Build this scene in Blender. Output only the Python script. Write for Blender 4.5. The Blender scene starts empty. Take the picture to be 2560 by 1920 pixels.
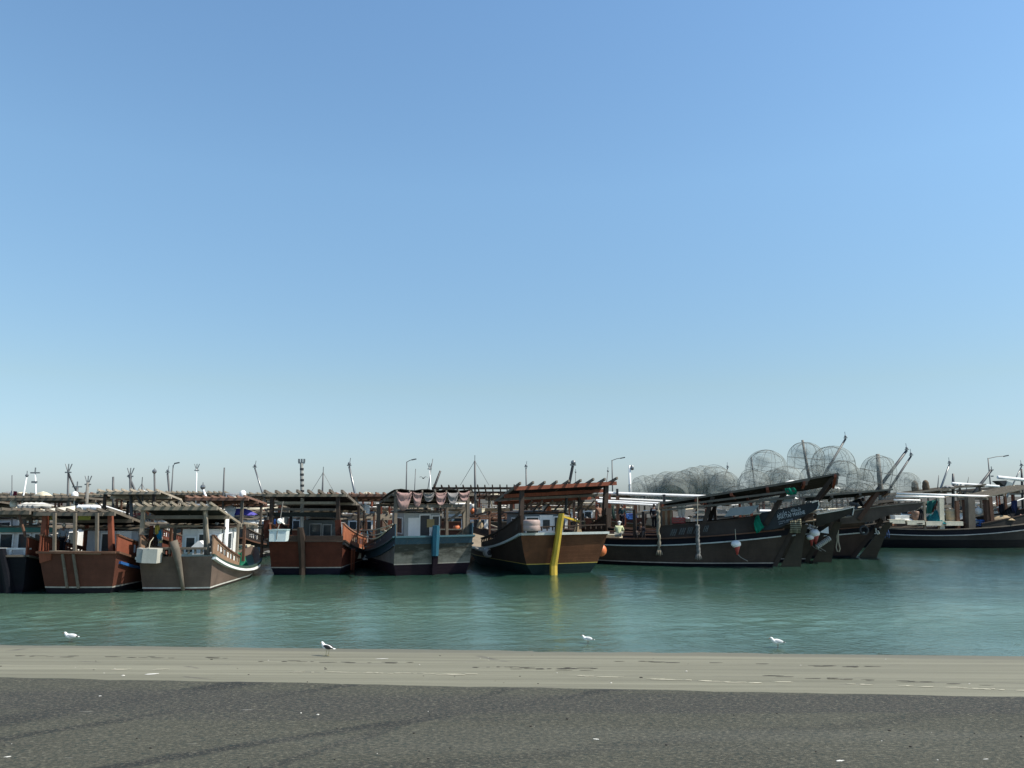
import bpy, bmesh, math, random
import numpy as np
from mathutils import Vector, Matrix

random.seed(11)
R = math.radians
V = Vector
SC = bpy.context.scene
COL = SC.collection

# ---------------------------------------------------------------- camera, sky, sun, exposure
PITCH = math.atan(280 / 1920)
CAM = V((0, 0, 4.8))
cd = bpy.data.cameras.new("camera")
cd.sensor_width = 36
cd.lens = 27.0
cd.clip_end = 6000
cam = bpy.data.objects.new("camera", cd)
cam.location = CAM
cam.rotation_euler = (R(90) + PITCH, 0, 0)
COL.objects.link(cam)
SC.camera = cam

SUN_EL, SUN_AZ = 52, -12           # azimuth measured from +X (right) towards +Y (away)
sd = V((math.cos(R(SUN_EL)) * math.cos(R(SUN_AZ)), math.cos(R(SUN_EL)) * math.sin(R(SUN_AZ)), math.sin(R(SUN_EL))))
w = bpy.data.worlds.new("World")
SC.world = w
w.use_nodes = True
nt = w.node_tree
bg = nt.nodes["Background"]
sky = nt.nodes.new("ShaderNodeTexSky")
sky.sky_type = 'NISHITA'
sky.sun_disc = False
sky.sun_elevation = R(SUN_EL)
sky.sun_rotation = R(90 - SUN_AZ)
sky.altitude = 0
sky.air_density = 1.4
sky.dust_density = 0.3
sky.ozone_density = 10.0
# sky colour graded by elevation, dimmed overhead to weaken fill light and sun glow
tc = nt.nodes.new("ShaderNodeTexCoord")
sx = nt.nodes.new("ShaderNodeSeparateXYZ")
nt.links.new(tc.outputs["Generated"], sx.inputs[0])
cr = nt.nodes.new("ShaderNodeValToRGB")
for _ in range(5):
    cr.color_ramp.elements.new(0.5)
for el, (pos, c) in zip(cr.color_ramp.elements, ((0.0, (.62, .76, 1.0)), (0.02, (.74, .84, 1.06)), (0.137, (1.08, .97, .86)), (0.38, (1.46, 1.34, 1.12)), (0.58, (1.46, 1.38, 1.19)), (0.74, (.62, .62, .58)), (1.0, (.5, .5, .5)))):
    el.position = pos
    el.color = (*c, 1)
nt.links.new(sx.outputs[2], cr.inputs[0])
mm = nt.nodes.new("ShaderNodeMix")
mm.data_type = 'RGBA'
mm.blend_type = 'MULTIPLY'
mm.inputs[0].default_value = 1
nt.links.new(sky.outputs[0], mm.inputs[6])
nt.links.new(cr.outputs[0], mm.inputs[7])
nt.links.new(mm.outputs[2], bg.inputs[0])
bg.inputs[1].default_value = 0.108
sl = bpy.data.lights.new("sun", 'SUN')
sl.energy = 5.0
sl.angle = R(0.5)
sl.color = (1.0, 0.94, 0.83)
so = bpy.data.objects.new("sun", sl)
so.rotation_euler = sd.to_track_quat('Z', 'Y').to_euler()
so.location = (0, 0, 60)
COL.objects.link(so)
SC.view_settings.view_transform = 'Standard'
SC.view_settings.look = 'None'
SC.view_settings.exposure = 0.47
SC.view_settings.gamma = 1.0
SC.cycles.max_bounces = 8
SC.cycles.transparent_max_bounces = 24


def ray(u, v):
    dx, dy = (u - 1280) / 1920, (960 - v) / 1920
    return V((dx, math.cos(PITCH) - dy * math.sin(PITCH), math.sin(PITCH) + dy * math.cos(PITCH)))


def hit(u, v, p, n):
    d = ray(u, v)
    t = (V(p) - CAM).dot(V(n)) / d.dot(V(n))
    return CAM + d * t


def gnd(u, v, z=0.0):
    return hit(u, v, (0, 0, z), (0, 0, 1))


def at(u, v, Y):
    return hit(u, v, (0, Y, 0), (0, 1, 0))


# ---------------------------------------------------------------- materials
def nodes(name):
    m = bpy.data.materials.new(name)
    m.use_nodes = True
    t = m.node_tree
    return m, t, t.nodes["Principled BSDF"]


def nd(t, typ, **kw):
    n = t.nodes.new(typ)
    for k, val in kw.items():
        if k.startswith('i_'):
            n.inputs[int(k[2:])].default_value = val
        else:
            setattr(n, k, val)
    return n


def noise(t, scale, detail=4, rough=0.6, vec=None, sc=None):
    n = t.nodes.new("ShaderNodeTexNoise")
    n.inputs["Scale"].default_value = scale
    n.inputs["Detail"].default_value = detail
    n.inputs["Roughness"].default_value = rough
    if vec is not None:
        if sc is not None:
            mp = t.nodes.new("ShaderNodeMapping")
            mp.inputs["Scale"].default_value = sc
            t.links.new(vec, mp.inputs[0])
            vec = mp.outputs[0]
        t.links.new(vec, n.inputs["Vector"])
    return n.outputs["Fac"]


def ramp(t, fac, stops):
    r = t.nodes.new("ShaderNodeValToRGB")
    e = r.color_ramp.elements
    while len(e) < len(stops):
        e.new(0.5)
    for el, (p, c) in zip(e, stops):
        el.position = p
        el.color = (*c, 1) if not isinstance(c, (int, float)) else (c, c, c, 1)
    t.links.new(fac, r.inputs[0])
    return r.outputs[0]


def mix(t, fac, a, b, blend='MIX'):
    m = t.nodes.new("ShaderNodeMix")
    m.data_type = 'RGBA'
    m.blend_type = blend
    for sock, val in ((m.inputs[0], fac), (m.inputs[6], a), (m.inputs[7], b)):
        if hasattr(val, 'is_linked'):
            t.links.new(val, sock)
        elif isinstance(val, (int, float)):
            sock.default_value = val
        else:
            sock.default_value = (*val, 1)
    return m.outputs[2]


def math_(t, op, a, b=None, clamp=False):
    m = t.nodes.new("ShaderNodeMath")
    m.operation = op
    m.use_clamp = clamp
    for i, val in enumerate((a, b)):
        if val is None:
            continue
        if hasattr(val, 'is_linked'):
            t.links.new(val, m.inputs[i])
        else:
            m.inputs[i].default_value = val
    return m.outputs[0]


def bump(t, p, h, dist, strength=1.0):
    b = t.nodes.new("ShaderNodeBump")
    b.inputs["Strength"].default_value = strength
    b.inputs["Distance"].default_value = dist
    t.links.new(h, b.inputs["Height"])
    t.links.new(b.outputs[0], p.inputs["Normal"])


def mul(c, k):
    return tuple(min(1, x * k) for x in c)


MATS = {}


def wood(col, key=None, rough=0.7, worn=(0.30, 0.27, 0.23), wear=0.35, planks=0.0, streak=True):
    """painted or bare timber: blotches, run-off streaks, worn-through grey, plank seams"""
    k = ('wood', col, rough, worn, wear, planks)
    if k in MATS:
        return MATS[k]
    m, t, p = nodes(key or "timber")
    co = t.nodes.new("ShaderNodeTexCoord").outputs["Object"]
    big = noise(t, 0.9, 5, 0.65, co)
    c = mix(t, ramp(t, big, [(0.3, 0.0), (0.7, 1.0)]), mul(col, 0.72), mul(col, 1.22))
    fine = noise(t, 9, 5, 0.7, co, (1, 1, 0.22))
    c = mix(t, ramp(t, fine, [(0.35, 0.0), (0.75, 0.75)]), c, mul(col, 0.55))
    if wear > 0:
        wn = noise(t, 3.2, 6, 0.72, co, (1, 0.6, 1.4))
        c = mix(t, ramp(t, wn, [(0.72 - 0.3 * wear, 0.0), (0.84 - 0.2 * wear, 0.7)]), c, worn)
    if planks:
        wv = t.nodes.new("ShaderNodeTexWave")
        wv.wave_type = 'BANDS'
        wv.bands_direction = 'Z'
        wv.wave_profile = 'SAW'
        wv.inputs["Scale"].default_value = planks
        wv.inputs["Distortion"].default_value = 0.5
        wv.inputs["Detail Scale"].default_value = 0.4
        t.links.new(co, wv.inputs["Vector"])
        seam = ramp(t, wv.outputs["Fac"], [(0.0, 1.0), (0.07, 0.0)])
        c = mix(t, math_(t, 'MULTIPLY', seam, 0.5), c, mul(col, 0.35))
        bump(t, p, wv.outputs["Fac"], 0.015, 0.5)
    else:
        bump(t, p, fine, 0.01, 0.5)
    t.links.new(c, p.inputs["Base Color"])
    p.inputs["Roughness"].default_value = rough
    p.inputs["Specular IOR Level"].default_value = 0.18
    MATS[k] = m
    return m


def paint(col, rough=0.5, dirt=0.25, metallic=0.0, name="paint"):
    k = ('paint', col, rough, dirt, metallic)
    if k in MATS:
        return MATS[k]
    m, t, p = nodes(name)
    co = t.nodes.new("ShaderNodeTexCoord").outputs["Object"]
    n = noise(t, 2.5, 6, 0.7, co, (1, 1, 0.4))
    c = mix(t, ramp(t, n, [(0.4, 0.0), (0.78, min(1, dirt * 2))]), col, mul(col, 0.5))
    n2 = noise(t, 14, 4, 0.7, co)
    c = mix(t, ramp(t, n2, [(0.55, 0.0), (0.8, min(1, dirt * 1.5))]), c, mul((0.22, 0.17, 0.12), 1.0))
    t.links.new(c, p.inputs["Base Color"])
    p.inputs["Roughness"].default_value = rough
    p.inputs["Metallic"].default_value = metallic
    MATS[k] = m
    return m


def cloth(col, col2=None, scale=0.0, name="cloth"):
    k = ('cloth', col, col2, scale)
    if k in MATS:
        return MATS[k]
    m, t, p = nodes(name)
    co = t.nodes.new("ShaderNodeTexCoord").outputs["Object"]
    n = noise(t, 5, 5, 0.65, co)
    c = mix(t, n, mul(col, 0.7), mul(col, 1.2))
    if col2 and scale:
        wv = t.nodes.new("ShaderNodeTexWave")
        wv.bands_direction = 'Z'
        wv.inputs["Scale"].default_value = scale
        wv.inputs["Distortion"].default_value = 1.5
        t.links.new(co, wv.inputs["Vector"])
        c = mix(t, ramp(t, wv.outputs["Fac"], [(0.4, 0.0), (0.6, 1.0)]), c, col2)
    t.links.new(c, p.inputs["Base Color"])
    p.inputs["Roughness"].default_value = 0.9
    p.inputs["Specular IOR Level"].default_value = 0.1
    MATS[k] = m
    return m


def glass(col=(0.03, 0.04, 0.045)):
    k = ('glass', col)
    if k in MATS:
        return MATS[k]
    m, t, p = nodes("window_glass")
    co = t.nodes.new("ShaderNodeTexCoord").outputs["Object"]
    n = noise(t, 3, 3, 0.6, co)
    t.links.new(mix(t, n, mul(col, 0.5), mul(col, 1.8)), p.inputs["Base Color"])
    p.inputs["Roughness"].default_value = 0.12
    MATS[k] = m
    return m


def hull_paint(col, weather=0.3, patch=None):
    """hull planking: planks, vertical run-off stains, scuffs; patch = second colour, heavier towards the top"""
    k = ('hull', col, weather, patch)
    if k in MATS:
        return MATS[k]
    m, t, p = nodes("hull_planking")
    co = t.nodes.new("ShaderNodeTexCoord").outputs["Object"]
    a = noise(t, 0.55, 6, 0.6, co)
    c = mix(t, ramp(t, a, [(0.32, 0.0), (0.68, 1.0)]), mul(col, 0.65), mul(col, 1.3))
    st = noise(t, 5.0, 5, 0.7, co, (1.0, 1.0, 0.12))
    c = mix(t, ramp(t, st, [(0.5, 0.0), (0.75, weather)]), c, mul(col, 0.45))
    sp = noise(t, 11, 4, 0.75, co, (1, 0.35, 1.5))
    c = mix(t, ramp(t, sp, [(0.66, 0.0), (0.76, weather * 1.1)]), c, (0.30, 0.24, 0.18))
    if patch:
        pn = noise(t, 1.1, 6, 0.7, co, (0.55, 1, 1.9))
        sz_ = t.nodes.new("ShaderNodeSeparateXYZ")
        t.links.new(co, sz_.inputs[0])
        pn = math_(t, 'ADD', pn, math_(t, 'MULTIPLY', math_(t, 'SUBTRACT', sz_.outputs[2], 1.25), 0.22))  # second colour covers more of the planking with height
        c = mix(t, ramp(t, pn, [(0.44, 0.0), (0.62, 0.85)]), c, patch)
    wv = t.nodes.new("ShaderNodeTexWave")
    wv.bands_direction = 'Z'
    wv.wave_profile = 'SAW'
    wv.inputs["Scale"].default_value = 1.3
    wv.inputs["Distortion"].default_value = 0.35
    wv.inputs["Detail Scale"].default_value = 0.3
    t.links.new(co, wv.inputs["Vector"])
    seam = ramp(t, wv.outputs["Fac"], [(0.0, 1.0), (0.06, 0.0)])
    c = mix(t, math_(t, 'MULTIPLY', seam, 0.35), c, mul(col, 0.3))
    bump(t, p, math_(t, 'ADD', wv.outputs["Fac"], math_(t, 'MULTIPLY', a, 2.0)), 0.02, 0.5)
    t.links.new(c, p.inputs["Base Color"])
    p.inputs["Roughness"].default_value = 0.7
    p.inputs["Specular IOR Level"].default_value = 0.16
    MATS[k] = m
    return m


# ---------------------------------------------------------------- mesh builder
Z = V((0, 0, 1))


class MB:
    def __init__(s):
        s.v, s.f, s.m, s.mi = [], [], [], 0

    def mat(s, i):
        s.mi = i
        return s

    def add(s, vs, fs):
        o = len(s.v)
        s.v += [tuple(p) for p in vs]
        s.f += [tuple(i + o for i in f) for f in fs]
        s.m += [s.mi] * len(fs)
        return s

    def box(s, c, sz, rot=None):
        hx, hy, hz = sz[0] / 2, sz[1] / 2, sz[2] / 2
        vs = [V((x, y, z)) for x in (-hx, hx) for y in (-hy, hy) for z in (-hz, hz)]
        if rot is not None:
            vs = [rot @ p for p in vs]
        c = V(c)
        return s.add([p + c for p in vs], [(0, 1, 3, 2), (4, 6, 7, 5), (0, 4, 5, 1), (2, 3, 7, 6), (0, 2, 6, 4), (1, 5, 7, 3)])

    def beam(s, p0, p1, w, h, w1=None, h1=None, up=Z):
        p0, p1 = V(p0), V(p1)
        d = (p1 - p0).normalized()
        if abs(d.dot(up)) > 0.95:
            up = V((0, 1, 0))
        a = d.cross(up).normalized()
        b = a.cross(d).normalized()
        w1, h1 = w1 or w, h1 or h
        vs = []
        for p, ww, hh in ((p0, w, h), (p1, w1, h1)):
            for i, j in ((-1, -1), (1, -1), (1, 1), (-1, 1)):
                vs.append(p + a * (i * ww / 2) + b * (j * hh / 2))
        return s.add(vs, [(0, 3, 2, 1), (4, 5, 6, 7), (0, 1, 5, 4), (1, 2, 6, 5), (2, 3, 7, 6), (3, 0, 4, 7)])

    def tube(s, pts, r, n=7, cap=True):
        pts = [V(p) for p in pts]
        rs = r if isinstance(r, (list, tuple)) else [r] * len(pts)
        vs, fs = [], []
        ref = None
        for i, p in enumerate(pts):
            d = (pts[min(i + 1, len(pts) - 1)] - pts[max(i - 1, 0)])
            d = d.normalized() if d.length > 1e-9 else Z
            if ref is None:
                ref = V((1, 0, 0)) if abs(d.x) < 0.8 else V((0, 1, 0))
            a = (ref - d * ref.dot(d)).normalized()
            ref = a
            b = d.cross(a)
            for k in range(n):
                t = 2 * math.pi * k / n
                vs.append(p + (a * math.cos(t) + b * math.sin(t)) * rs[i])
        for i in range(len(pts) - 1):
            for k in range(n):
                k2 = (k + 1) % n
                fs.append((i * n + k, i * n + k2, (i + 1) * n + k2, (i + 1) * n + k))
        if cap:
            fs.append(tuple(range(n - 1, -1, -1)))
            fs.append(tuple((len(pts) - 1) * n + k for k in range(n)))
        return s.add(vs, fs)

    def lathe(s, prof, c=(0, 0, 0), n=14, rot=None):
        """prof: (radius, height) pairs"""
        vs, fs = [], []
        c = V(c)
        for r, z in prof:
            for k in range(n):
                t = 2 * math.pi * k / n
                p = V((r * math.cos(t), r * math.sin(t), z))
                vs.append((rot @ p if rot is not None else p) + c)
        for i in range(len(prof) - 1):
            for k in range(n):
                k2 = (k + 1) % n
                fs.append((i * n + k, i * n + k2, (i + 1) * n + k2, (i + 1) * n + k))
        fs.append(tuple(range(n - 1, -1, -1)))
        fs.append(tuple((len(prof) - 1) * n + k for k in range(n)))
        return s.add(vs, fs)

    def grid(s, g):
        """g: rows of points"""
        nr, nc = len(g), len(g[0])
        return s.add([p for r in g for p in r],
                     [(i * nc + j, i * nc + j + 1, (i + 1) * nc + j + 1, (i + 1) * nc + j) for i in range(nr - 1) for j in range(nc - 1)])

    def slab(s, g, off):
        """closed sheet: grid g and its copy shifted by off"""
        off = V(off)
        nr, nc = len(g), len(g[0])
        a = [V(p) for r in g for p in r]
        b = [p + off for p in a]
        N = nr * nc
        fs = []
        for i in range(nr - 1):
            for j in range(nc - 1):
                q = (i * nc + j, i * nc + j + 1, (i + 1) * nc + j + 1, (i + 1) * nc + j)
                fs.append(q)
                fs.append(tuple(x + N for x in reversed(q)))
        rim = [j for j in range(nc)] + [i * nc + nc - 1 for i in range(1, nr)] + [(nr - 1) * nc + j for j in range(nc - 2, -1, -1)] + [i * nc for i in range(nr - 2, 0, -1)]
        for k in range(len(rim)):
            x, y = rim[k], rim[(k + 1) % len(rim)]
            fs.append((y, x, x + N, y + N))
        return s.add(a + b, fs)

    def prism(s, poly, off):
        """polygon extruded by off"""
        off = V(off)
        a = [V(p) for p in poly]
        n = len(a)
        fs = [tuple(range(n)), tuple(range(2 * n - 1, n - 1, -1))]
        fs += [((k + 1) % n, k, k + n, (k + 1) % n + n) for k in range(n)]
        return s.add(a + [p + off for p in a], fs)

    def ball(s, c, r, n=12, m=8, rot=None):
        rx, ry, rz = (r, r, r) if isinstance(r, (int, float)) else r
        vs, fs = [], []
        c = V(c)
        for i in range(m + 1):
            ph = math.pi * i / m
            for k in range(n):
                t = 2 * math.pi * k / n
                p = V((rx * math.sin(ph) * math.cos(t), ry * math.sin(ph) * math.sin(t), -rz * math.cos(ph)))
                vs.append((rot @ p if rot is not None else p) + c)
        for i in range(m):
            for k in range(n):
                k2 = (k + 1) % n
                fs.append((i * n + k, i * n + k2, (i + 1) * n + k2, (i + 1) * n + k))
        return s.add(vs, fs)

    def torus(s, c, Rr, r, rot=None, n=20, m=8):
        vs, fs = [], []
        c = V(c)
        for i in range(n):
            a = 2 * math.pi * i / n
            for j in range(m):
                b = 2 * math.pi * j / m
                p = V(((Rr + r * math.cos(b)) * math.cos(a), (Rr + r * math.cos(b)) * math.sin(a), r * math.sin(b)))
                vs.append((rot @ p if rot is not None else p) + c)
        for i in range(n):
            for j in range(m):
                i2, j2 = (i + 1) % n, (j + 1) % m
                fs.append((i * m + j, i2 * m + j, i2 * m + j2, i * m + j2))
        return s.add(vs, fs)

    def sweep(s, pts, wdt, h):
        """flat bar along a path: horizontal width, vertical height"""
        pts = [V(p) for p in pts]
        vs, fs = [], []
        for i, p in enumerate(pts):
            d = pts[min(i + 1, len(pts) - 1)] - pts[max(i - 1, 0)]
            d.z = 0
            nrm = V((d.y, -d.x, 0)).normalized()
            for a, b in ((-1, -1), (1, -1), (1, 1), (-1, 1)):
                vs.append(p + nrm * (a * wdt / 2) + Z * (b * h / 2))
        for i in range(len(pts) - 1):
            for k in range(4):
                k2 = (k + 1) % 4
                fs.append((i * 4 + k, i * 4 + k2, i * 4 + 4 + k2, i * 4 + 4 + k))
        fs += [(3, 2, 1, 0), tuple((len(pts) - 1) * 4 + k for k in range(4))]
        return s.add(vs, fs)

    def build(s, name, mats, parent=None, smooth=False, loc=None):
        me = bpy.data.meshes.new(name)
        me.from_pydata(s.v, [], s.f)
        if not isinstance(mats, (list, tuple)):
            mats = [mats]
        for m in mats:
            me.materials.append(m)
        if len(mats) > 1:
            me.polygons.foreach_set("material_index", s.m)
        if smooth:
            me.polygons.foreach_set("use_smooth", [True] * len(me.polygons))
        me.update()
        o = bpy.data.objects.new(name, me)
        COL.objects.link(o)
        if parent is not None:
            o.parent = parent
        if loc is not None:
            o.location = loc
        return o


def tag(o, label, cat, group=None, kind=None):
    if label:
        o["label"] = label
    if cat:
        o["category"] = cat
    if group:
        o["group"] = group
    if kind:
        o["kind"] = kind
    return o


def empty(name, loc, rz, label, cat, group=None):
    o = bpy.data.objects.new(name, None)
    o.empty_display_size = 0.3
    o.location = loc
    o.rotation_euler = (0, 0, rz)
    COL.objects.link(o)
    return tag(o, label, cat, group)


def copy_tree(o, parent=None):
    c = o.copy()
    COL.objects.link(c)
    if parent is not None:
        c.parent = parent
    for ch in list(o.children):
        copy_tree(ch, c)
    return c


def lerp(a, b, t):
    return a + (b - a) * t

# ---------------------------------------------------------------- setting: slipway, asphalt, water, far quay
def line_at(u0, v0, u1, v1, z, x):
    a, b = gnd(u0, v0, z), gnd(u1, v1, z)
    return a + (b - a) * ((x - a.x) / (b.x - a.x))


ZA = 0.5
XS = [-400, -200, -100, -60] + [-40 + i * 0.5 for i in range(161)] + [60, 100, 200, 400]

# asphalt
m, t, p = nodes("asphalt")
co = t.nodes.new("ShaderNodeTexCoord").outputs["Object"]
big = noise(t, 0.22, 5, 0.6, co)
c = mix(t, ramp(t, big, [(0.3, 0.0), (0.7, 1.0)]), (0.047, 0.046, 0.035), (0.067, 0.066, 0.050))
mp = nd(t, "ShaderNodeMapping")
mp.inputs["Rotation"].default_value = (0, 0, R(-33))
mp.inputs["Scale"].default_value = (0.03, 0.55, 1)
t.links.new(co, mp.inputs[0])
tr = noise(t, 1.0, 3, 0.5, mp.outputs[0])
for (ua, va, ub, vb, wd, dk) in ((0, 1806, 520, 1722, .42, .95), (0, 1850, 700, 1740, .18, .8), (890, 1826, 1480, 1735, .19, .95), (700, 1920, 1010, 1810, .17, .7), (1650, 1860, 2560, 1770, .3, .4)):
    pa_, pb_ = gnd(ua, va, ZA), gnd(ub, vb, ZA)
    dd = (pb_ - pa_).normalized()
    nrm = (-dd.y, dd.x)
    cc_ = nrm[0] * pa_.x + nrm[1] * pa_.y
    sp_ = nd(t, "ShaderNodeSeparateXYZ")
    t.links.new(co, sp_.inputs[0])
    ds = math_(t, 'SUBTRACT', math_(t, 'ADD', math_(t, 'MULTIPLY', sp_.outputs[0], nrm[0]), math_(t, 'MULTIPLY', sp_.outputs[1], nrm[1])), cc_)
    ds = math_(t, 'ABSOLUTE', math_(t, 'ADD', ds, math_(t, 'MULTIPLY', math_(t, 'SUBTRACT', noise(t, .35, 3, .6, co), .5), .9)))
    bandm = ramp(t, math_(t, 'DIVIDE', ds, wd * 2, True), [(0.25, dk), (0.6, 0.0)])
    c = mix(t, bandm, c, (0.024, 0.0235, 0.0215))
c = mix(t, ramp(t, tr, [(0.50, 0.0), (0.60, 0.85)]), c, (0.042, 0.040, 0.036))
c = mix(t, ramp(t, tr, [(0.30, 0.45), (0.42, 0.0)]), c, (0.09, 0.09, 0.076))
grain = noise(t, 15, 6, 0.85, co, (.8, 1.3, 1))
c = mix(t, ramp(t, grain, [(0.36, 1.0), (0.49, 0.0)]), c, (0.012, 0.028, 0.028))
c = mix(t, ramp(t, grain, [(0.52, 0.0), (0.64, 0.9)]), c, (0.155, 0.152, 0.118))
g2 = noise(t, 9, 4, 0.8, co, (0.5, 1.6, 1))
c = mix(t, ramp(t, g2, [(0.64, 0.0), (0.74, 0.55)]), c, (0.17, 0.168, 0.14))
c = mix(t, ramp(t, g2, [(0.28, 0.5), (0.38, 0.0)]), c, (0.035, 0.035, 0.034))
g3 = noise(t, 3.1, 2, 0.5, co, (0.35, 2.2, 1))
c = mix(t, ramp(t, g3, [(0.78, 0.0), (0.82, 0.5)]), c, (0.30, 0.29, 0.26))
t.links.new(c, p.inputs["Base Color"])
p.inputs["Roughness"].default_value = 0.88
p.inputs["Specular IOR Level"].default_value = 0.25
bump(t, p, grain, 0.02, 0.9)
M_ASPHALT = m

# concrete
m, t, p = nodes("slipway_concrete")
co = t.nodes.new("ShaderNodeTexCoord").outputs["Object"]
sep = nd(t, "ShaderNodeSeparateXYZ")
t.links.new(co, sep.inputs[0])
s1 = noise(t, 1.0, 6, 0.7, co, (0.05, 2.6, 1))
c = mix(t, ramp(t, s1, [(0.36, 0.0), (0.64, 1.0)]), (0.125, 0.122, 0.086), (0.20, 0.195, 0.142))
s2 = noise(t, 1.0, 5, 0.75, co, (0.35, 7.0, 1))
c = mix(t, ramp(t, s2, [(0.60, 0.0), (0.70, 0.6)]), c, (0.11, 0.105, 0.088))
c = mix(t, ramp(t, s2, [(0.25, 0.5), (0.38, 0.0)]), c, (0.25, 0.242, 0.20))
s3 = noise(t, 6, 5, 0.75, co, (0.6, 1.5, 1))
c = mix(t, ramp(t, s3, [(0.66, 0.0), (0.74, 0.65)]), c, (0.12, 0.115, 0.10))
s4 = noise(t, 16, 4, 0.8, co, (0.5, 1.2, 1))
c = mix(t, ramp(t, s4, [(0.3, 0.5), (0.42, 0.0)]), c, (0.2, 0.19, 0.16))
crk = nd(t, "ShaderNodeTexVoronoi", feature='DISTANCE_TO_EDGE')
crk.inputs["Scale"].default_value = 0.22
cv = nd(t, "ShaderNodeMapping")
cv.inputs["Scale"].default_value = (0.35, 2.2, 1)
nv = nd(t, "ShaderNodeTexNoise")
nv.inputs["Scale"].default_value = 1.5
t.links.new(co, nv.inputs["Vector"])
mv = nd(t, "ShaderNodeMix", data_type='VECTOR')
mv.inputs[0].default_value = 0.12
t.links.new(co, mv.inputs[4])
t.links.new(nv.outputs["Color"], mv.inputs[5])
t.links.new(mv.outputs[1], cv.inputs[0])
t.links.new(cv.outputs[0], crk.inputs["Vector"])
brk = noise(t, 0.9, 3, 0.5, co)
ck = math_(t, 'MULTIPLY', ramp(t, crk.outputs["Distance"], [(0.0, 1.0), (0.012, 0.0)]), ramp(t, brk, [(0.5, 0.0), (0.6, 0.9)]))
c = mix(t, ck, c, (0.07, 0.065, 0.055))
wet = ramp(t, math_(t, 'ADD', sep.outputs[2], math_(t, 'MULTIPLY', noise(t, 0.8, 5, 0.7, co, (0.3, 1, 1)), 0.06)), [(0.0, 0.85), (0.075, 0.7), (0.095, 0.0)])
c = mix(t, wet, c, (0.105, 0.105, 0.08))
t.links.new(c, p.inputs["Base Color"])
p.inputs["Roughness"].default_value = 0.85
bump(t, p, math_(t, 'ADD', s4, s2), 0.02, 0.5)
M_CONCRETE = m


def slope_rows():
    rows = []
    for x in XS:
        a = line_at(0, 1694, 2560, 1743, ZA, x)
        b = line_at(0, 1612, 2560, 1641, 0.0, x)
        a.x = b.x = x
        rows.append((a, b))
    return rows


rows = slope_rows()
g = MB()
nk = 16
gr = []
for (a, b), x in zip(rows, XS):
    d = b - a
    r_ = [a - V((0, 0.9, 0.004))]
    r_[0].z = ZA - 0.006
    for k in range(nk + 1):
        q = a + d * (k / nk)
        q.z += 0.006 * math.sin(x * 0.7 + k) * .15 + random.uniform(-0.0015, 0.0015)
        if k == 0:
            q.z = ZA - 0.004
        r_.append(q)
    q = b + d * 3.0
    r_.append(q)
    gr.append(r_)
g.grid(gr)
o = g.build("slipway", M_CONCRETE, smooth=True)
tag(o, "pale streaked concrete slipway running down into the green water", "slipway", kind="structure")

g = MB()
gr = []
for i, ((a, b), x) in enumerate(zip(rows, XS)):
    j = random.uniform(-0.03, 0.03) + 0.02 * math.sin(x * 0.9) + 0.02 * math.sin(x * 2.3 + 1)
    e = a + V((0, j, 0))
    gr.append([V((e.x, -60, ZA + 0.02)), V((e.x, 6, ZA + 0.02)), V((e.x, e.y - 0.15, ZA + 0.02)), V((e.x, e.y, ZA + 0.004)), V((e.x, e.y + 0.02, ZA - 0.02))])
g.grid(gr)
o = g.build("road", M_ASPHALT)
tag(o, "dark worn asphalt apron with faint curved tyre marks", "road", kind="structure")

# loose stones and grit lying on asphalt and concrete
g = MB()
rng = random.Random(5)
for k in range(230):
    Y = rng.uniform(8.5, 16.4)
    x = rng.uniform(-0.72, 0.72) * Y
    s = rng.choice([0.007, 0.009, 0.012, 0.018]) * rng.uniform(0.7, 1.3)
    g.mat(0 if rng.random() < 0.9 else 1)
    g.ball((x, Y, ZA + 0.022 + s * 0.3), (s * rng.uniform(0.8, 1.6), s, s * 0.6), 6, 4)
for k in range(90):
    f = rng.random()
    i = rng.randrange(5, len(rows) - 6)
    a, b = rows[i]
    q = a + (b - a) * (f * 0.85)
    s = rng.choice([0.01, 0.013, 0.02]) * rng.uniform(0.7, 1.4)
    g.mat(0 if rng.random() < 0.6 else 1)
    g.ball((q.x + rng.uniform(-.25, .25), q.y, q.z + s * 0.3), (s * rng.uniform(0.9, 2.2), s, s * 0.6), 6, 4)
o = g.build("gravel", [paint((0.03, 0.028, 0.025), 0.9, 0), paint((0.55, 0.53, 0.48), 0.9, 0)])
tag(o, "scattered dark and white grit lying on asphalt and concrete", "grit", kind="stuff")

# bird droppings and lime splashes as thin irregular patches
def splash(u, v, z, ln, wd, ang):
    q = gnd(u, v, z)
    mb = MB()
    n = 14
    pts = []
    for k in range(n):
        a = 2 * math.pi * k / n
        r_ = random.uniform(0.6, 1.15)
        x, y = ln * r_ * math.cos(a) / 2, wd * r_ * math.sin(a) / 2
        pts.append(V((x * math.cos(ang) - y * math.sin(ang), x * math.sin(ang) + y * math.cos(ang), 0)))
    mb.prism(pts, (0, 0, 0.004))
    return mb, q


def zslip(u, v):
    a0, b0 = gnd(u, 1694 + 49 * u / 2560, ZA), gnd(u, 1612 + 29 * u / 2560, 0)
    A, Bb = 1694 + 49 * u / 2560, 1612 + 29 * u / 2560
    lo, hi = 0.0, 1.0
    for _ in range(30):
        f = (lo + hi) / 2
        q = a0 + (b0 - a0) * f
        d = q - CAM
        dep = d.y * math.cos(PITCH) + d.z * math.sin(PITCH)
        vv = 960 - 1920 * (-d.y * math.sin(PITCH) + d.z * math.cos(PITCH)) / dep
        if vv > v:
            lo = f
        else:
            hi = f
    return q.z


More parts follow.
